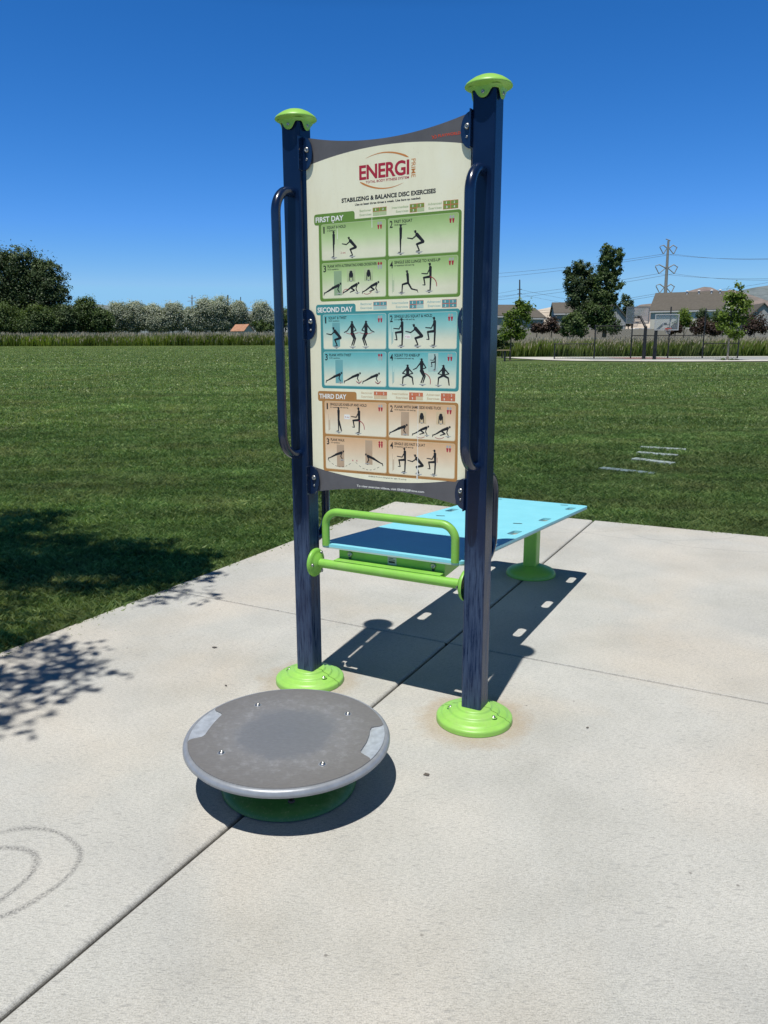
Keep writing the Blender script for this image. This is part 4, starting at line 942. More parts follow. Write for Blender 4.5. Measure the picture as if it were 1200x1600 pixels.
tree_px('hidden_tree', 'dark tree seen through the gap between the grab bar and the left post', 'tree', (446, 522), 120, [(452, 500, 14, 20), (470, 505, 16, 18)], 3500, .3, M_LMID, .14, 81)

def reeds(name, label, x_of, y0, y1, n, hmin, hmax, seed, wd=.05, plume=.35, low=True):
    rg = np.random.default_rng(seed); y = rg.uniform(y0, y1, n); a = rg.uniform(x_of[0], x_of[1], n); x = a*y
    z = G(x, y); nz = .5+.25*np.sin(x*.37+np.sin(y*.9)*2+1.7*np.sin(x*.083))+.25*np.sin(x*1.31+y); h = rg.uniform(hmin, hmax, n)*(.82+.18*nz)
    th = rg.uniform(0, np.pi, n); dx, dy = np.cos(th)*wd/2, np.sin(th)*wd/2; lx = rg.normal(.05, .13, n)*h; ly = rg.normal(-.08, .16, n)*h
    V = np.stack([np.stack([x-dx, y-dy, z-.05], 1), np.stack([x+dx, y+dy, z-.05], 1), np.stack([x+dx*.6+lx*.5, y+dy*.6, z+h*.7], 1), np.stack([x+lx, y+ly, z+h], 1)], 1).reshape(-1, 3)
    T = np.repeat(np.clip(rg.normal(.5, .2, n), 0, 1), 4); F = np.arange(len(V)).reshape(-1, 4)
    o = raw_mesh(name, V, F, [M_REED, M_SEED], T)
    m = int(n*plume); k = rg.choice(n, m, replace=False); px, py, pz = x[k]+lx[k], y[k]+ly[k], z[k]+h[k]*1.02; s = rg.uniform(.12, .26, m); wd2 = wd*2.4
    a2 = rg.uniform(0, np.pi, m); ex, ey = np.cos(a2)*wd2/2, np.sin(a2)*wd2/2
    V2 = np.stack([np.stack([px, py, pz-s], 1), np.stack([px+ex, py+ey, pz], 1), np.stack([px+s*.3, py, pz+s], 1), np.stack([px-ex, py-ey, pz], 1)], 1).reshape(-1, 3)
    V3 = np.concatenate([V, V2]); T3 = np.concatenate([T, np.repeat(rg.uniform(0, 1, m), 4)]); me = o.data; bpy.data.objects.remove(o); bpy.data.meshes.remove(me)
    F = np.arange(len(V3)).reshape(-1, 4); o = raw_mesh(name, V3, F, [M_REED, M_SEED], T3)
    mi = np.zeros(len(F), np.int32); mi[n:] = 1; o.data.polygons.foreach_set('material_index', mi)
    return tag(o, label, 'reeds', kind='stuff')
reeds('reeds', 'band of tall green reeds with grey plumes along the left end of the lawn', (-.75, .12), 88, 97, 95000, .45, 1.45, 5, .032, .35)
reeds('reeds', 'band of tall green reeds with tan plumes behind the basketball court', (.10, .80), 80, 92, 90000, .8, 1.9, 6, .032, .5)

# ------------------------------------------------------------------ small shed, left
M_WALLW = simple('pale_wall', (.45,.43,.38), .8); M_ORROOF = simple('orange_roof', (.40,.20,.12), .8, var=.2, vscale=3)
def gable(mb, cx, cy, z0, wx, wy, h, rh, ov=.3, axis='x', mi=(0, 1)):
    """box with a gable roof; ridge runs along axis"""
    x0, x1, y0, y1 = cx-wx/2, cx+wx/2, cy-wy/2, cy+wy/2
    mb.box(x0, x1, y0, y1, z0, z0+h, mi[0])
    if axis == 'x':
        P = [(y0, z0+h), (y1, z0+h), (cy, z0+h+rh)]; mb.prism(P, 'x', x0+.01, x1-.01, mi[0])
        sl = rh/(wy/2)
        R_ = [(y0-ov, z0+h-ov*sl+.05), (cy, z0+h+rh+.05), (y1+ov, z0+h-ov*sl+.05), (y1+ov, z0+h-ov*sl+.25), (cy, z0+h+rh+.27), (y0-ov, z0+h-ov*sl+.25)]
        mb.prism(R_, 'x', x0-ov, x1+ov, mi[1])
    else:
        P = [(x0, z0+h), (x1, z0+h), (cx, z0+h+rh)]; mb.prism(P, 'y', y0+.01, y1-.01, mi[0]); sl = rh/(wx/2)
        R_ = [(x0-ov, z0+h-ov*sl+.05), (cx, z0+h+rh+.05), (x1+ov, z0+h-ov*sl+.05), (x1+ov, z0+h-ov*sl+.25), (cx, z0+h+rh+.27), (x0-ov, z0+h-ov*sl+.25)]
        mb.prism(R_, 'y', y0-ov, y1+ov, mi[1])
def roof_only(name, mat, parent, cx, cy, z0, wx, wy, rh, ov, axis, th=.22):
    mb = MB(); x0, x1, y0, y1 = cx-wx/2, cx+wx/2, cy-wy/2, cy+wy/2
    if axis == 'x':
        sl = rh/(wy/2); R_ = [(y0-ov, z0-ov*sl+.02), (cy, z0+rh+.02), (y1+ov, z0-ov*sl+.02), (y1+ov, z0-ov*sl+th), (cy, z0+rh+th), (y0-ov, z0-ov*sl+th)]
        mb.prism(R_, 'x', x0-ov, x1+ov)
    else:
        sl = rh/(wx/2); R_ = [(x0-ov, z0-ov*sl+.02), (cx, z0+rh+.02), (x1+ov, z0-ov*sl+.02), (x1+ov, z0-ov*sl+th), (cx, z0+rh+th), (x0-ov, z0-ov*sl+th)]
        mb.prism(R_, 'y', y0-ov, y1+ov)
    return mb.build(name, mat, parent)
def walls(name, mat, parent, cx, cy, z0, wx, wy, h, rh, axis):
    mb = MB(); x0, x1, y0, y1 = cx-wx/2, cx+wx/2, cy-wy/2, cy+wy/2
    if axis == 'x': mb.prism([(y0, z0), (y1, z0), (y1, z0+h), (cy, z0+h+rh), (y0, z0+h)], 'x', x0, x1)
    else: mb.prism([(x0, z0), (x1, z0), (x1, z0+h), (cx, z0+h+rh), (x0, z0+h)], 'y', y0, y1)
    return mb.build(name, mat, parent)
p = at(379, 521, 108); sh = thing('shed', 'small pale shed with an orange roof in front of the silvery trees', 'shed', (p[0], 108, gh(p[0], 108)), R(-35))
walls('wall', M_WALLW, sh, 0, 0, 0, 2.4, 1.8, 1.55, .8, 'x'); roof_only('roof', M_ORROOF, sh, 0, 0, 1.55, 2.4, 1.8, .8, .12, 'x', .1)
p = at(452, 526, 150); wb = thing('white_building', 'sliver of white building seen between the grab bar and the left post', 'building', (p[0], 150, gh(p[0], 150)), 0)
M_WHITEW = simple('white_wall', (.62,.62,.62), .7)
walls('wall', M_WHITEW, wb, 0, 0, 0, 3.2, 4, 4.2, .9, 'x'); roof_only('roof', simple('grey_roof', (.14,.13,.13), .9), wb, 0, 0, 4.2, 3.2, 4, .9, .2, 'x')
mb = MB(); mb.box(-.7, -.1, -2.03, -2.003, 2.2, 3.2); mb.build('window', M_BLACK, wb)

# ------------------------------------------------------------------ basketball court
M_COURT = simple('court_grey', (.30,.31,.30), .85, var=.1, vscale=1); M_COURTR = simple('court_red', (.30,.16,.14), .85, var=.12, vscale=1)
def sheet(name, pts, dz, mat):
    mb = MB(); n = len(pts); vs = [(x, y, gh(x, y)+dz) for x, y in pts]; mb.add(vs, [tuple(range(n))]); return tag(mb.build(name, mat), kind='structure')
def rows(name, y0, y1, xl, xr, dz, mat):
    mb = MB(); NX, NY = 24, 6; vs = []
    for j in range(NY+1):
        y = y0+(y1-y0)*j/NY
        for i in range(NX+1):
            a = xl(y)+(xr(y)-xl(y))*i/NX; vs.append((a, y, gh(a, y)+dz))
    mb.add(vs, [(j*(NX+1)+i, j*(NX+1)+i+1, (j+1)*(NX+1)+i+1, (j+1)*(NX+1)+i) for j in range(NY) for i in range(NX)]); return tag(mb.build(name, mat), kind='structure')
lin = lambda y, a, b, c, d: b+(d-b)*(y-a)/(c-a)
M_CPALE = simple('court_apron_concrete', (.52,.50,.45), .85, var=.08, vscale=.8)
rows('court_apron', 58.5, 76, lambda y: lin(y, 58.5, 14.5, 76, 11.0) if y > 62 else lin(y, 58.5, 22, 62, 13.8), lambda y: 40, .055, M_CPALE)
rows('court_surface', 63, 74, lambda y: 17.0, lambda y: 38, .062, M_COURT)
rows('court_key', 66, 72, lambda y: 20.6, lambda y: 25.4, .069, M_COURTR)
# chain link fence
def fence(name, label, segs, Y, cat='fence'):
    t = thing(name, label, cat, (at(segs[0][0], 560, Y)[0], Y, 0)); x0 = t.location.x; done = set()
    mbw = MB(); mbr = MB()
    for (pa, pb, za, rail) in segs:
        xa, xb = at(pa, 560, Y)[0]-x0, at(pb, 560, Y)[0]-x0; ga, gb = gh(xa+x0, Y), gh(xb+x0, Y)
        mbr.tube([(xa, 0, ga+rail), (xb, 0, gb+rail)], .035, 8)
        mbr.tube([(xa, 0, ga+.08), (xb, 0, gb+.08)], .02, 6)
        for (x, g) in ((xa, ga), (xb, gb)):
            if round(x, 2) in done: continue
            done.add(round(x, 2)); hh = max(s[2] for s in segs if abs(at(s[0], 560, Y)[0]-x0-x) < .05 or abs(at(s[1], 560, Y)[0]-x0-x) < .05)
            mb = MB(); mb.tube([(x, 0, g-.1), (x, 0, g+hh)], .055, 10); mb.lathe([(.06, 0), (.05, .04), (.0001, .07)], 10, (x, 0, g+hh)); mb.build('post', M_BLACK, t)
        st = .22; k = int((xb-xa)/st)+1; rl = rail
        for i in range(-int(rl/st), k):
            for s in (1, -1):
                a = (xa+i*st, ga+.08) if s > 0 else (xa+i*st, ga+rl)
                b = (a[0]+rl-.08, a[1]+s*(rl-.08)); t0 = max(0, (xa-a[0])/(b[0]-a[0])); t1 = min(1, (xb-a[0])/(b[0]-a[0]))
                if t1 <= t0: continue
                P = lambda q: (a[0]+(b[0]-a[0])*q, 0, a[1]+(b[1]-a[1])*q); mbw.bar(P(t0), P(t1), .008, .008)
    mbr.build('rail', M_BLACK, t); mbw.build('chain_link', M_BLACK, t); return t
fence('chain_link_fence', 'black chain link fence behind the basketball hoops with low end panels', [(866, 928, 1.35, 1.33), (928, 985, 2.85, 2.82), (985, 1043, 4.35, 2.0), (1043, 1097, 4.2, 2.0), (1097, 1152, 2.8, 1.33)], 67.5)
M_BOARD = NT('clear_backboard'); M_BOARD.set(Base_Color=(.30,.36,.40), Roughness=.15, Alpha=.22); M_BOARD = M_BOARD.m
M_FRAME = simple('white_frame', (.42,.43,.44), .5); M_RIM = simple('red_rim', (.55,.05,.03), .5)
M_BOARDG = simple('grey_board_frame', (.16,.17,.18), .5)
def hoop(label, base_px, Y, arm, bw, bh, bc_px, facing, frame):
    b = at(base_px, 562, Y); z = gh(b[0], Y); t = thing('basketball_hoop', label, 'basketball hoop', (b[0], Y, z), 0, 'basketball hoops on the court')
    c = at(bc_px[0], bc_px[1], Y-1.0*facing); cx, cz = c[0]-b[0], c[2]-z; yb = -1.0*facing
    mb = MB(); mb.tube([(0, 0, -.1), (0, 0, arm)], [.15, .13], 12); mb.tube([(0, 0, arm-.1), (cx*.6, yb*.75, cz-.15), (cx, yb+.06*facing, cz-.1)], [.11, .09, .07], 8)
    mb.bar((cx-.3, yb+.08*facing, cz-.2), (cx+.3, yb+.08*facing, cz-.2), .07, .07); mb.build('pole', M_BLACK, t)
    mb = MB(); x0, x1, z0, z1 = cx-bw/2, cx+bw/2, cz-bh/2, cz+bh/2; f = .07
    for (a, b_, c_, d) in ((x0, x1, z0, z0+f), (x0, x1, z1-f, z1), (x0, x0+f, z0+f, z1-f), (x1-f, x1, z0+f, z1-f)): mb.box(a, b_, yb-.03, yb+.03, c_, d)
    ix = .32
    for (a, b_, c_, d) in ((cx-ix, cx+ix, z0+.12, z0+.17), (cx-ix, cx+ix, z0+.62, z0+.67), (cx-ix, cx-ix+.05, z0+.17, z0+.62), (cx+ix-.05, cx+ix, z0+.17, z0+.62)): mb.box(a, b_, yb-.018, yb+.018, c_, d)
    mb.build('board_frame', frame, t); mb = MB(); mb.box(x0+f, x1-f, yb-.01, yb+.01, z0+f, z1-f); mb.build('backboard', M_BOARD, t)
    mb = MB(); rc = (cx, yb-.42*facing, z0+.14); pts = [(rc[0]+.24*math.cos(i/20*2*math.pi), rc[1]+.24*math.sin(i/20*2*math.pi), rc[2]) for i in range(21)]
    mb.tube(pts, .022, 6); mb.box(cx-.1, cx+.1, min(yb-.18*facing, yb-.031*facing), max(yb-.18*facing, yb-.031*facing), z0+.02, z0+.17)
    rm = mb.build('rim', M_RIM, t); mb = MB()
    for i in range(12):
        a = i/12*2*math.pi; c2 = a+.35; mb.bar((rc[0]+.24*math.cos(a), rc[1]+.24*math.sin(a), rc[2]), (rc[0]+.12*math.cos(c2), rc[1]+.12*math.sin(c2), rc[2]-.4), .01, .01)
    mb.build('net', M_FRAME, rm); return t
hoop('basketball hoop seen from behind, left of the pair', 1005.5, 66, 2.75, 1.95, 1.4, (996.5, 492.5), -1, M_BOARDG)
hoop('basketball hoop facing us with white framed clear board, right of the pair', 1022, 65, 2.45, 1.95, 1.28, (1042, 503.5), 1, M_FRAME)
# park bench by the left post edge
p = at(786, 549, 62); bt = thing('park_bench', 'small flat park bench left of the thin young tree', 'bench', (p[0]-.4, 62, gh(p[0], 62)))
mb = MB(); mb.box(-.7, .9, -.2, .2, .84, .92); mb.build('seat', simple('tan_wood', (.35,.27,.16), .8), bt)
for s in (-.45, .55): mb = MB(); mb.box(s-.05, s+.05, -.15, .15, -.05, .84); mb.build('leg', M_BLACK, bt)

# ------------------------------------------------------------------ young trees near the court
tree_px('young_tree', 'slim young tree with yellow green leaves beside the right post', 'tree', (797, 563), 64, [(818, 480, 12, 9), (806, 492, 14, 9), (794, 489, 10, 6), (822, 493, 10, 8), (800, 505, 13, 10), (812, 512, 11, 10), (795, 520, 11, 10), (808, 525, 10, 8), (812, 473, 7, 6)], 3000, .21, M_LYEL, .07, 101, 'young staked trees', spread=.35, clump=30, tint_h=.1)
tree_px('young_tree', 'tall young tree with bright green leaves in front of the big grey roofed house', 'tree', (1136, 567), 62, [(1155, 448, 9, 6), (1150, 462, 13, 9), (1158, 470, 11, 9), (1140, 470, 9, 7), (1152, 482, 16, 10), (1163, 480, 9, 8), (1137, 497, 13, 10), (1154, 500, 14, 11), (1142, 515, 12, 9), (1150, 522, 10, 7), (1130, 508, 9, 8)], 3400, .22, M_LYEL, .08, 102, 'young staked trees', barkmat=M_TRUNKP, spread=.35, clump=30, tint_h=.1)
tree_px('low_shrub', 'small dark shrub at the foot of the tall young tree', 'shrub', (1148, 567), 61.5, [(1148, 564, 7, 3.5)], 500, .16, M_LDARK, .03, 103)
tree_px('low_shrub', 'little green weed clump left of the tall young tree foot', 'shrub', (1131, 566), 61.5, [(1131, 564, 4, 3)], 300, .14, M_LMID, .02, 104)
tree_px('leafy_bush', 'bright green leafy bush behind the slim young tree', 'bush', (785, 545), 74, [(786, 527, 12, 12), (778, 535, 10, 10), (797, 530, 8, 9)], 2600, .22, M_LMID, .06, 105)
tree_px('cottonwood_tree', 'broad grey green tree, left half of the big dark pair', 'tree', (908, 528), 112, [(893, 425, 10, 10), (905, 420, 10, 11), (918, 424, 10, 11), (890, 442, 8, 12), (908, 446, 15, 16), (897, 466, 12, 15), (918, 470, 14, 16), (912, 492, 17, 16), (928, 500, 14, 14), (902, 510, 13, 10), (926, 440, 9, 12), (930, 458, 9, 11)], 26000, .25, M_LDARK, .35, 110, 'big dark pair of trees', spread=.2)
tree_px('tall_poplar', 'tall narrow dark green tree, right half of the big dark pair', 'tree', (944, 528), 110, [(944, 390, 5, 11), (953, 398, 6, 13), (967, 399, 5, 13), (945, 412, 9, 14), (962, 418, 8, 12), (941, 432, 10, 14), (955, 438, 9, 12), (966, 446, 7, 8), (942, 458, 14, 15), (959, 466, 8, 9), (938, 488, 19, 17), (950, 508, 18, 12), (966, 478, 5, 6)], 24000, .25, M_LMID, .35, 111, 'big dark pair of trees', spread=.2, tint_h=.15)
tree_px('leafy_bush', 'dark green bush at the left foot of the big dark trees', 'bush', (895, 530), 105, [(895, 505, 15, 15), (885, 513, 10, 10), (905, 515, 12, 10)], 4000, .28, M_LMID, .12, 112)
for i, (bx, sp) in enumerate([(976, [(976, 466, 2.2, 8), (976, 480, 3.2, 14), (976, 495, 3.5, 14)]), (981, [(981, 470, 2, 8), (981, 483, 3, 13), (981, 495, 3, 12)]), (986, [(986, 476, 1.8, 7), (986, 488, 2.6, 11), (986, 498, 2.6, 10)])]):
    tree_px('cypress_tree', ['tallest of the three columnar dark cypresses', 'middle one of the three columnar dark cypresses', 'shortest of the three columnar dark cypresses'][i], 'tree', (bx, 520), 150, sp, 1500, .3, M_LDARK, .12, 120+i, 'columnar cypresses', spread=.3, clump=25)
for i, (bx, Y, sp, mt, lb) in enumerate([
  (1068, 110, [(1068, 494, 9, 10), (1062, 504, 8, 8), (1076, 504, 8, 8)], M_LYEL, 'bright yellow green small tree against the big house wall'),
  (1096, 110, [(1096, 492, 7, 9), (1100, 503, 9, 9)], M_LDARK, 'dark green small tree left of the big house corner'),
  (1096, 104, [(1090, 512, 11, 9), (1108, 514, 12, 9), (1100, 505, 8, 7)], M_LRED, 'purple leaved shrub below the corner of the big house'),
  (1128, 108, [(1126, 492, 9, 10), (1122, 505, 12, 11)], M_LMID, 'green small tree right of the big house corner'),
  (1118, 102, [(1118, 515, 9, 8)], M_LRED, 'small purple shrub beside the tall young tree'),
  (1178, 104, [(1180, 500, 14, 12), (1172, 513, 12, 9), (1190, 512, 10, 8)], M_LRED, 'large purple brown shrub at the right edge of the picture'),
  (862, 112, [(862, 505, 9, 8), (856, 512, 8, 6), (870, 513, 7, 6)], M_LRED, 'reddish brown shrub between the two left houses'),
  (838, 112, [(838, 512, 8, 6), (846, 514, 7, 5)], M_LRED, 'low brown shrub in front of the left house'),
  (1055, 108, [(1056, 513, 7, 6), (1048, 516, 6, 4)], M_LRED, 'small brown shrub behind the right basketball hoop')]):
    tree_px('garden_shrub', lb, 'shrub', (bx, 526), Y, sp, 2600, .24, mt, .08, 130+i, 'garden shrubs in front of the houses', spread=.3, clump=30)

# ------------------------------------------------------------------ houses and fence behind the reeds
def m_roof(name, c):
    k = NT(name); v = k.co(); wv = k.n('ShaderNodeTexBrick'); k.l(v, wv.inputs[0]); wv.inputs['Scale'].default_value = 3
    for i_, cc in ((1, c), (2, tuple(x*.8 for x in c)), (3, tuple(x*.7 for x in c))): wv.inputs[i_].default_value = (*cc, 1)
    c2 = k.mix(.5, wv.outputs[0], k.ramp(k.noise(v, 2, 4), [(.3, tuple(x*.8 for x in c)), (.7, tuple(x*1.2 for x in c))])); k.set(Base_Color=c2, Roughness=.9); return k.m
M_ROOF = m_roof('grey_brown_shingle', (.105,.094,.078)); M_SIDING = simple('grey_siding', (.36,.365,.36), .8, var=.06); M_STUCCO = simple('light_stucco', (.62,.60,.54), .8, var=.06)
M_GLASS = simple('window_glass', (.03,.045,.055), .1, spec=.8); M_TRIM = simple('white_trim', (.55,.55,.54), .6)
def window(parent, x, z, w_, h_, y, rz_axis='y'):
    mb = MB()
    if rz_axis == 'y':
        mb.box(x-w_/2-.09, x+w_/2+.09, y-.05, y-.002, z-h_/2-.09, z+h_/2+.09); f = mb.build('window', M_TRIM, parent)
        mb = MB(); mb.box(x-w_/2, x-.03, y-.07, y-.0505, z-h_/2, z+h_/2); mb.box(x+.03, x+w_/2, y-.07, y-.0505, z-h_/2, z+h_/2); mb.build('pane', M_GLASS, f)
    else:
        mb.box(y+.002, y+.05, x-w_/2-.09, x+w_/2+.09, z-h_/2-.09, z+h_/2+.09); f = mb.build('window', M_TRIM, parent)
        mb = MB(); mb.box(y+.0505, y+.07, x-w_/2, x-.03, z-h_/2, z+h_/2); mb.box(y+.0505, y+.07, x+.03, x+w_/2, z-h_/2, z+h_/2); mb.build('pane', M_GLASS, f)
YH = 128; mpp = YH/FPX*1.02
def hz(py, px, Y): return at(px, py, Y)[2]
def house(name, label, px0, px1, Y, eave_py, ridge_py, depth, axis, wallm, rz=0, wins=(), rpx=None, vents=()):
    a = at(px0, eave_py, Y); k0, k1 = a[0]/Y, at(px1, eave_py, Y)[0]/Y; sn, cs_ = math.sin(rz), math.cos(rz)
    wx = Y*(k1-k0)/(cs_-k1*sn); cx = a[0]+wx/2*cs_-depth/2*sn; cy = Y+wx/2*sn+depth/2*cs_; g = gh(cx, Y)-.3
    ev = a[2]-g; rg_ = hz(ridge_py, (px0+px1)/2, cy-(0 if axis == 'x' else depth/2))-g-ev
    t = thing(name, label, 'house', (cx, cy, g), rz)
    walls('wall', wallm, t, 0, 0, 0, wx, depth, ev, rg_, axis); rf = roof_only('roof', M_ROOF, t, 0, 0, ev, wx, depth, rg_, .3, axis)
    mb = MB()
    if axis == 'x': mb.box(-wx/2-.3, wx/2+.3, -depth/2-.36, -depth/2-.302, ev-.35*rg_/(depth/2)-.10, ev-.3*rg_/(depth/2)+.10); mb.build('fascia', M_TRIM, t)
    for v in vents:
        mb = MB(); mb.tube([(v*wx, -.8, ev+rg_*.8), (v*wx, -.8, ev+rg_+.25)], .16, 10); mb.lathe([(.26, 0), (.2, .12), (.0001, .18)], 10, (v*wx, -.8, ev+rg_+.25)); mb.build('roof_vent', M_TRIM, rf)
    for (wxf, wz, ww, wh) in wins: window(t, wxf*wx, wz, ww, wh, -depth/2)
    return t, wx, ev, rg_
# big house, ridge parallel to the picture with a gable end turned to the right
t, wx, ev, rg_ = house('house', 'large house with wide grey brown roof behind the basketball hoops', 1017, 1128, 134, 486, 458, 12, 'x', M_STUCCO, R(-27), [(-.36, 2.6, 1.4, 1.3), (-.05, 2.6, 1.6, 1.3), (.22, 2.6, 1.2, 1.2)], vents=(-.05, .12, .3, .42))
mb = MB(); s_ = 6.5; mb.prism([(-3.5, ev-3.2), (3.2, ev-3.2), (3.2, ev-.2), (-.1, ev+rg_-1.6), (-3.5, ev-.2)], 'x', wx/2+.003, wx/2+2.4); mb.build('gable_wing', M_SIDING, t)
window(t, 1.2, ev-2.2, 1.3, 1.9, wx/2+2.4, 'x')
house('house', 'long house with hipped grey roof at the left, behind the slim young tree', 770, 838, 130, 494, 478, 12, 'x', M_SIDING, R(6), [(.25, 2.2, 1.3, 1.2), (-.1, 2.2, 1.3, 1.2)], vents=(.3,))
house('house', 'low wing house whose grey gable faces left of the brown shrub', 826, 850, 126, 497, 483, 9, 'x', M_SIDING, R(12), [(.0, 2.1, 1.0, 1.1)])
t, wx, ev, rg_ = house('house', 'house with grey gables behind the big dark pair of trees', 868, 960, 134, 490, 474, 11, 'x', M_SIDING, R(-8), [(-.38, 2.9, 2.6, 1.6), (.3, 2.6, 1.2, 1.6)], vents=(-.2,))
house('house', 'house with steep grey gable facing the reeds, right of the big dark trees', 942, 978, 126, 497, 476, 10, 'y', M_SIDING, R(-4), [(.24, 3.4, 1.1, 1.7)])
house('house', 'house with grey blue gable at the right edge of the picture', 1172, 1212, 140, 494, 475, 12, 'y', M_SIDING, R(-10), [(.1, 2.6, 1.3, 1.4)])
house('house', 'low house roof between the big house and the right edge house', 1140, 1186, 152, 492, 478, 12, 'x', M_STUCCO, R(0), [(.0, 2.6, 1.3, 1.2)])
# tan garden wall
tw = thing('garden_wall', 'long tan concrete wall behind the reeds in front of the houses', 'wall', (at(790, 520, 116)[0], 116, 0))
x0 = tw.location.x; mb = MB(); pp = [at(px, 520, 116)[0]-x0 for px in (790, 860, 930, 1000, 1070, 1140, 1215)]
M_TAN = simple('tan_wall', (.36,.33,.29), .85, var=.08)
for a, b in zip(pp, pp[1:]):
    g = gh(a+x0, 116); top = at(1000, 514, 116)[2]; mb.box(a+.12, b-.12, -.08, .08, g-.3, top)
mb.build('wall_panel', M_TAN, tw)
for a in pp: mb = MB(); mb.box(a-.14, a+.14, -.14, .14, gh(a+x0, 116)-.3, at(1000, 513, 116)[2]); mb.build('post', M_TAN, tw)
# white trailer behind the wall
p = at(1001, 521, 120); vt = thing('camping_trailer', 'white rounded trailer parked behind the wall beside the tall narrow tree', 'trailer', (p[0], 120, gh(p[0], 120)))
mb = MB(); P = [(-1.9, .5), (1.7, .5), (2.0, 1.2), (1.8, 2.2), (1.2, 2.7), (-1.2, 2.7), (-1.9, 2.2), (-2.1, 1.2)]; zt_ = at(1001, 513, 120)[2]-gh(p[0], 120); P = [(a, b/2.7*zt_) for a, b in P]
mb.prism(P, 'y', -1, 1); mb.build('body', M_WHITEW, vt, .15, 3); mb = MB(); mb.box(-.9, .3, -1.03, -1.005, zt_*.55, zt_*.78); mb.build('window', M_GLASS, vt)
for s in (-.5, .5): mb = MB(); mb.lathe([(.0001, -.1), (.33, -.1), (.36, 0), (.33, .1), (.0001, .1)], 20, (s*1.6, -.92, .33), axis='y'); mb.build('wheel', M_BLACK, vt)

# ------------------------------------------------------------------ power poles and wires
M_POLE = simple('pylon_steel', (.26,.25,.23), .7, var=.1); M_WOOD = simple('dark_pole', (.06,.055,.05), .9); M_WIRE = simple('wire', (.12,.13,.15), .6)
YP = 420; m_ = YP/FPX*1.02
pb = at(1036, 530, YP); py = thing('transmission_pole', 'tall pale steel transmission pole with V shaped insulators above the big house', 'power pylon', (pb[0], YP, gh(pb[0], YP)))
def pw(px, py_, Y=YP, o=None): q = at(px, py_, Y); o = o or py; return (q[0]-o.location.x, Y-o.location.y, q[2]-o.location.z)
mb = MB(); mb.tube([pw(1035, 540), pw(1044.5, 376)], [1.25, .55], 12); mb.build('mast', M_POLE, py)
arms = []
for (yc, xl, xr, xc) in ((387, 1031, 1058, 1043.8), (417.5, 1024, 1059, 1041.8), (448, 1025, 1054, 1039.5)):
    mb = MB(); mb.tube([pw(xc, yc+2), pw(xl+6, yc-4), pw(xl, yc-2)], [.35, .28, .2], 6); mb.tube([pw(xc, yc+2), pw(xr-6, yc-4), pw(xr, yc)], [.35, .28, .2], 6); mb.build('cross_arm', M_POLE, py)
    for (a, c_) in ((xl, -1), (xr, 1)):
        mb = MB(); vx = a-c_*5.5; mb.tube([pw(a, yc-1), pw(vx, yc+10)], .24, 6); mb.tube([pw(xc+c_*2.5, yc+2), pw(vx, yc+10)], .24, 6); mb.build('insulator', M_POLE, py); arms.append((vx, yc+10))
mb = MB(); mb.tube([pw(1040.5, 373.5), pw(1047.5, 376)], .25, 6); mb.build('top_arm', M_POLE, py)
for lb, px, y0, y1, Y, r, cr in (('thin dark utility pole rising above the slim young tree', 812, 530, 437, 260, .28, ((452, 3.4), (459, 3.4))), ('dark utility pole standing above the tallest silvery tree', 356, 530, 461, 330, .42, ((473, 4),)), ('distant thin pole right of the dark utility pole on the left', 376, 530, 464, 420, .3, ())):
    b = at(px, y0, Y); t = thing('utility_pole', lb, 'utility pole', (b[0], Y, gh(b[0], Y)), 0, 'wooden utility poles'); mb = MB(); mb.tube([pw(px, y0+5, Y, t), pw(px, y1, Y, t)], [r*1.3, r*.7], 8); mb.build('mast', M_WOOD, t)
    for (cy, hw) in cr: mb = MB(); mb.tube([pw(px-hw, cy, Y, t), pw(px+hw, cy, Y, t)], r*.35, 6); mb.build('cross_arm', M_WOOD, t)
b = at(300, 530, 600); lt = thing('lattice_pylon', 'faint lattice pylon far behind the silvery trees', 'power pylon', (b[0], 600, gh(b[0], 600)))
mb = MB()
for s in (-1, 1): mb.tube([pw(300+s*2.2, 530, 600, lt), pw(300+s*.5, 461, 600, lt)], .16, 4)
for i in range(9):
    z0, z1 = 530-i*7.5, 530-(i+1)*7.5; w0, w1 = 2.2-i*.19, 2.2-(i+1)*.19; mb.tube([pw(300-w0, z0, 600, lt), pw(300+w1, z1, 600, lt)], .1, 4); mb.tube([pw(300+w0, z0, 600, lt), pw(300-w1, z1, 600, lt)], .1, 4)
mb.build('mast', M_POLE, lt); mb = MB(); mb.tube([pw(294, 464, 600, lt), pw(300, 466.5, 600, lt), pw(306, 464, 600, lt)], .2, 4); mb.tube([pw(293, 470.5, 600, lt), pw(300, 470, 600, lt), pw(307, 470.5, 600, lt)], .2, 4); mb.build('cross_arm', M_POLE, lt)
def wire(p0, p1, sag, r, label, n=24):
    mb = MB(); a, b = Vector(p0), Vector(p1); mb.tube([a.lerp(b, i/n)-Vector((0, 0, sag*4*(i/n)*(1-i/n))) for i in range(n+1)], r, 4, caps=False)
    tag(mb.build('power_line', M_WIRE), label, 'power line', 'power lines')
wr = [(0, 'upper left', (540, 428), (1300, 398)), (1, 'upper right', (540, 438), (1300, 400)), (2, 'middle left', (540, 470), (1300, 430)), (3, 'middle right', (540, 478), (1300, 434)), (4, 'lower left', (540, 500), (1300, 452)), (5, 'lower right', (540, 505), (1300, 420))]
for i, lb, l, r_ in wr:
    a = at(arms[i][0], arms[i][1], YP); wire(at(l[0], l[1], 700), a, 6, .075, 'thin power line running left from the %s insulator of the pale steel pole' % lb); wire(a, at(r_[0], r_[1], 330), 2.0, .055, 'thin power line running right from the %s insulator of the pale steel pole' % lb)
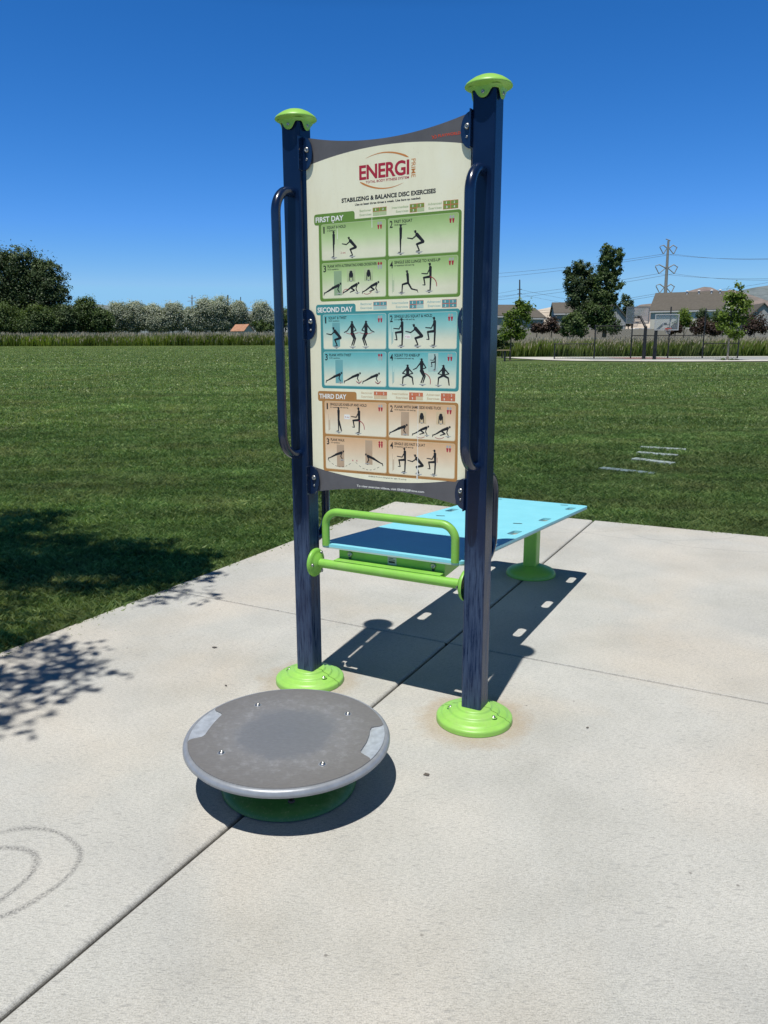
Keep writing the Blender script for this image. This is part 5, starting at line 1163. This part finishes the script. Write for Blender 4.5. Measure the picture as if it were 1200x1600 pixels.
for (yy, hw, nm) in ((452, 3.4, 'upper'), (459, 3.4, 'lower')):
    wire(at(812, yy, 260), at(1100, yy+22, 330), 3, .03, 'fine wire running right from the %s arm of the thin dark pole' % nm); wire(at(812, yy, 260), at(560, yy-8, 230), 3, .03, 'fine wire running left from the %s arm of the thin dark pole' % nm)

# ------------------------------------------------------------------ mountains
def m_hill(name, c1, c2, c3):
    k = NT(name); v = k.co(); a = k.noise(v, .004, 6, .62); b = k.noise(v, .018, 5, .6)
    c = k.ramp(a, [(.36, c1), (.5, c2), (.66, c3)]); c = k.mix(.5, c, k.ramp(b, [(.3, .7), (.7, 1.25)]), 'MULTIPLY'); k.set(Base_Color=c, Roughness=1.0); k.b.inputs['Specular IOR Level'].default_value = 0; return k.m
def ridge(name, prof, Y, mat, seed, depth=1800, base=560):
    rg = np.random.default_rng(seed); xs_ = np.arange(prof[0][0], prof[-1][0]+1, 3.0); py_ = np.interp(xs_, [a for a, b in prof], [b for a, b in prof]); NR = 26
    V = []; ph = rg.uniform(0, 6, 8)
    for j in range(NR+1):
        t = j/NR
        for x, y in zip(xs_, py_):
            q = at(x, y, Y); H_ = q[2]; yy = Y-depth*(1-t) ; gul = sum(math.sin(x*(.09*(k_+1))+ph[k_]+t*(1.5+k_)) / (k_+1) for k_ in range(6))
            zz = H_*(t**1.15)*(1+.05*gul*(1-t)*t*4); V.append((q[0]*(1+0*t), yy+60*gul*(1-t), zz-20*(1-t)))
    V2 = [(at(x, y, Y)[0], Y+depth, -50) for x, y in zip(xs_, py_)]
    n = len(xs_); V = np.array(V+V2); F = [(j*n+i, j*n+i+1, (j+1)*n+i+1, (j+1)*n+i) for j in range(NR+1) for i in range(n-1)]
    o = raw_mesh(name, V, np.array(F), mat, smooth=True); return tag(o, kind='structure')
M_H1 = m_hill('hill_tan', (.17,.140,.135), (.235,.195,.18), (.13,.13,.115)); M_H2 = m_hill('hill_pale', (.42,.36,.29), (.52,.46,.38), (.34,.27,.22)); M_H3 = m_hill('hill_blue', (.13,.16,.17), (.17,.20,.21), (.12,.15,.15))
ridge('mountain', [(930, 500), (975, 490), (1000, 476), (1020, 474), (1050, 463), (1075, 455), (1100, 448), (1112, 449), (1128, 458), (1140, 452), (1155, 455), (1175, 462), (1200, 470), (1260, 480)], 5200, M_H1, 1)
ridge('mountain', [(1080, 480), (1130, 462), (1160, 453), (1180, 449), (1200, 446), (1230, 440), (1300, 436), (1400, 450)], 6800, M_H3, 2)
ridge('mountain', [(700, 505), (790, 492), (840, 484), (860, 480), (875, 478), (895, 476), (940, 486), (1000, 500)], 4200, M_H2, 3)
ridge('mountain', [(-200, 490), (-40, 482), (60, 480), (150, 475), (168, 477), (200, 484), (300, 486), (370, 484), (430, 490), (600, 500)], 7200, M_H3, 4)

# ------------------------------------------------------------------ tree just outside the left of the frame whose crown shades the corner
st = thing('shade_tree', 'leafy tree standing left of the pad whose branches shade the lawn corner', 'tree', (-5.1, 4.3, gh(-5.1, 4.3)))
rg = np.random.default_rng(21); P0 = np.array(st.location)
lum = [(20, 812, .42, 1.5), (-60, 830, .6, 1.2), (10, 850, .62, 1.7), (80, 868, .5, 1.4), (150, 866, .42, 1.5), (205, 870, .34, 1.4), (262, 873, .26, 1.1), (315, 874, .12, .7), (130, 890, .4, 1.2), (200, 905, .26, .9), (285, 893, .24, 1.1), (250, 915, .16, .6),
       (290, 925, .17, .34), (335, 928, .12, .25), (240, 935, .12, .3), (-40, 900, .5, 1.1), (30, 895, .3, .8), (-60, 960, .5, 1.2), (5, 1002, .18, .9), (60, 1008, .17, .45), (100, 1018, .14, .4), (60, 1045, .22, .65), (95, 1052, .16, .5), (20, 1075, .22, .6), (-40, 1050, .3, .9), (95, 1085, .15, .35), (160, 1058, .06, .12), (40, 1110, .13, .25), (0, 1130, .14, .35), (-120, 880, .7, 1.2), (-160, 980, .6, 1.2), (-80, 1110, .3, .8)]
LV = []; LT = []; tips = []
for (px, py_, rad, dens) in lum:
    gx, gy = ground(px, py_); zc = rg.uniform(3.9, 4.7)
    if py_ > 990: zc = rg.uniform(3.7, 4.3)
    c = np.array([gx-SX*zc, gy-SY*zc, zc]); tips.append(c)
    ntw = max(3, int((46 if py_ < 910 else 34)*dens*rad/.3)); 
    for _ in range(ntw):
        s = c+np.clip(rg.normal(size=3), -1.5, 1.5)*np.array([rad*.55, rad*.6, .22]); d = rg.normal(size=3)*np.array([1, .6, .3])+np.array([.7, .1, -.1]); d /= np.linalg.norm(d); s = s-d*.14
        for q in range(9):
            p = s+d*.03*q+rg.normal(size=3)*.016; n_ = rg.normal(size=3)+np.array([0, 0, 1.0]); n_ /= np.linalg.norm(n_); e = np.cross(n_, rg.normal(size=3)); e /= np.linalg.norm(e); g_ = np.cross(n_, e); sz = rg.uniform(.045, .08)*(1.5 if py_ < 910 else 1)
            LV.append([p-e*sz*.5, p+g_*sz*.28, p+e*sz*.5, p-g_*sz*.28]); LT.append(rg.uniform(.2, .8))
V = np.array(LV).reshape(-1, 3)-P0; raw_mesh('crown', V, np.arange(len(V)).reshape(-1, 4), M_LSHADE, np.repeat(LT, 4), st)
mb = MB(); mb.tube([(0, 0, -.1), (.05, 0, 1.2), (.1, -.1, 2.3), (.1, -.2, 3.4), (.0, -.2, 4.6)], [.15, .12, .1, .07, .03], 12)
for tp in tips:
    e = Vector(tp-P0); s = Vector((.1, -.1, rnd.uniform(2.3, 3.6))); m1 = s.lerp(e, .4); m1.z = max(m1.z, e.z-.1)+.15; mb.tube([s, m1, s.lerp(e, .75)+Vector((0, 0, .12)), e], [.03, .018, .010, .004], 6)
mb.build('trunk', M_BARK, st)
print('done')
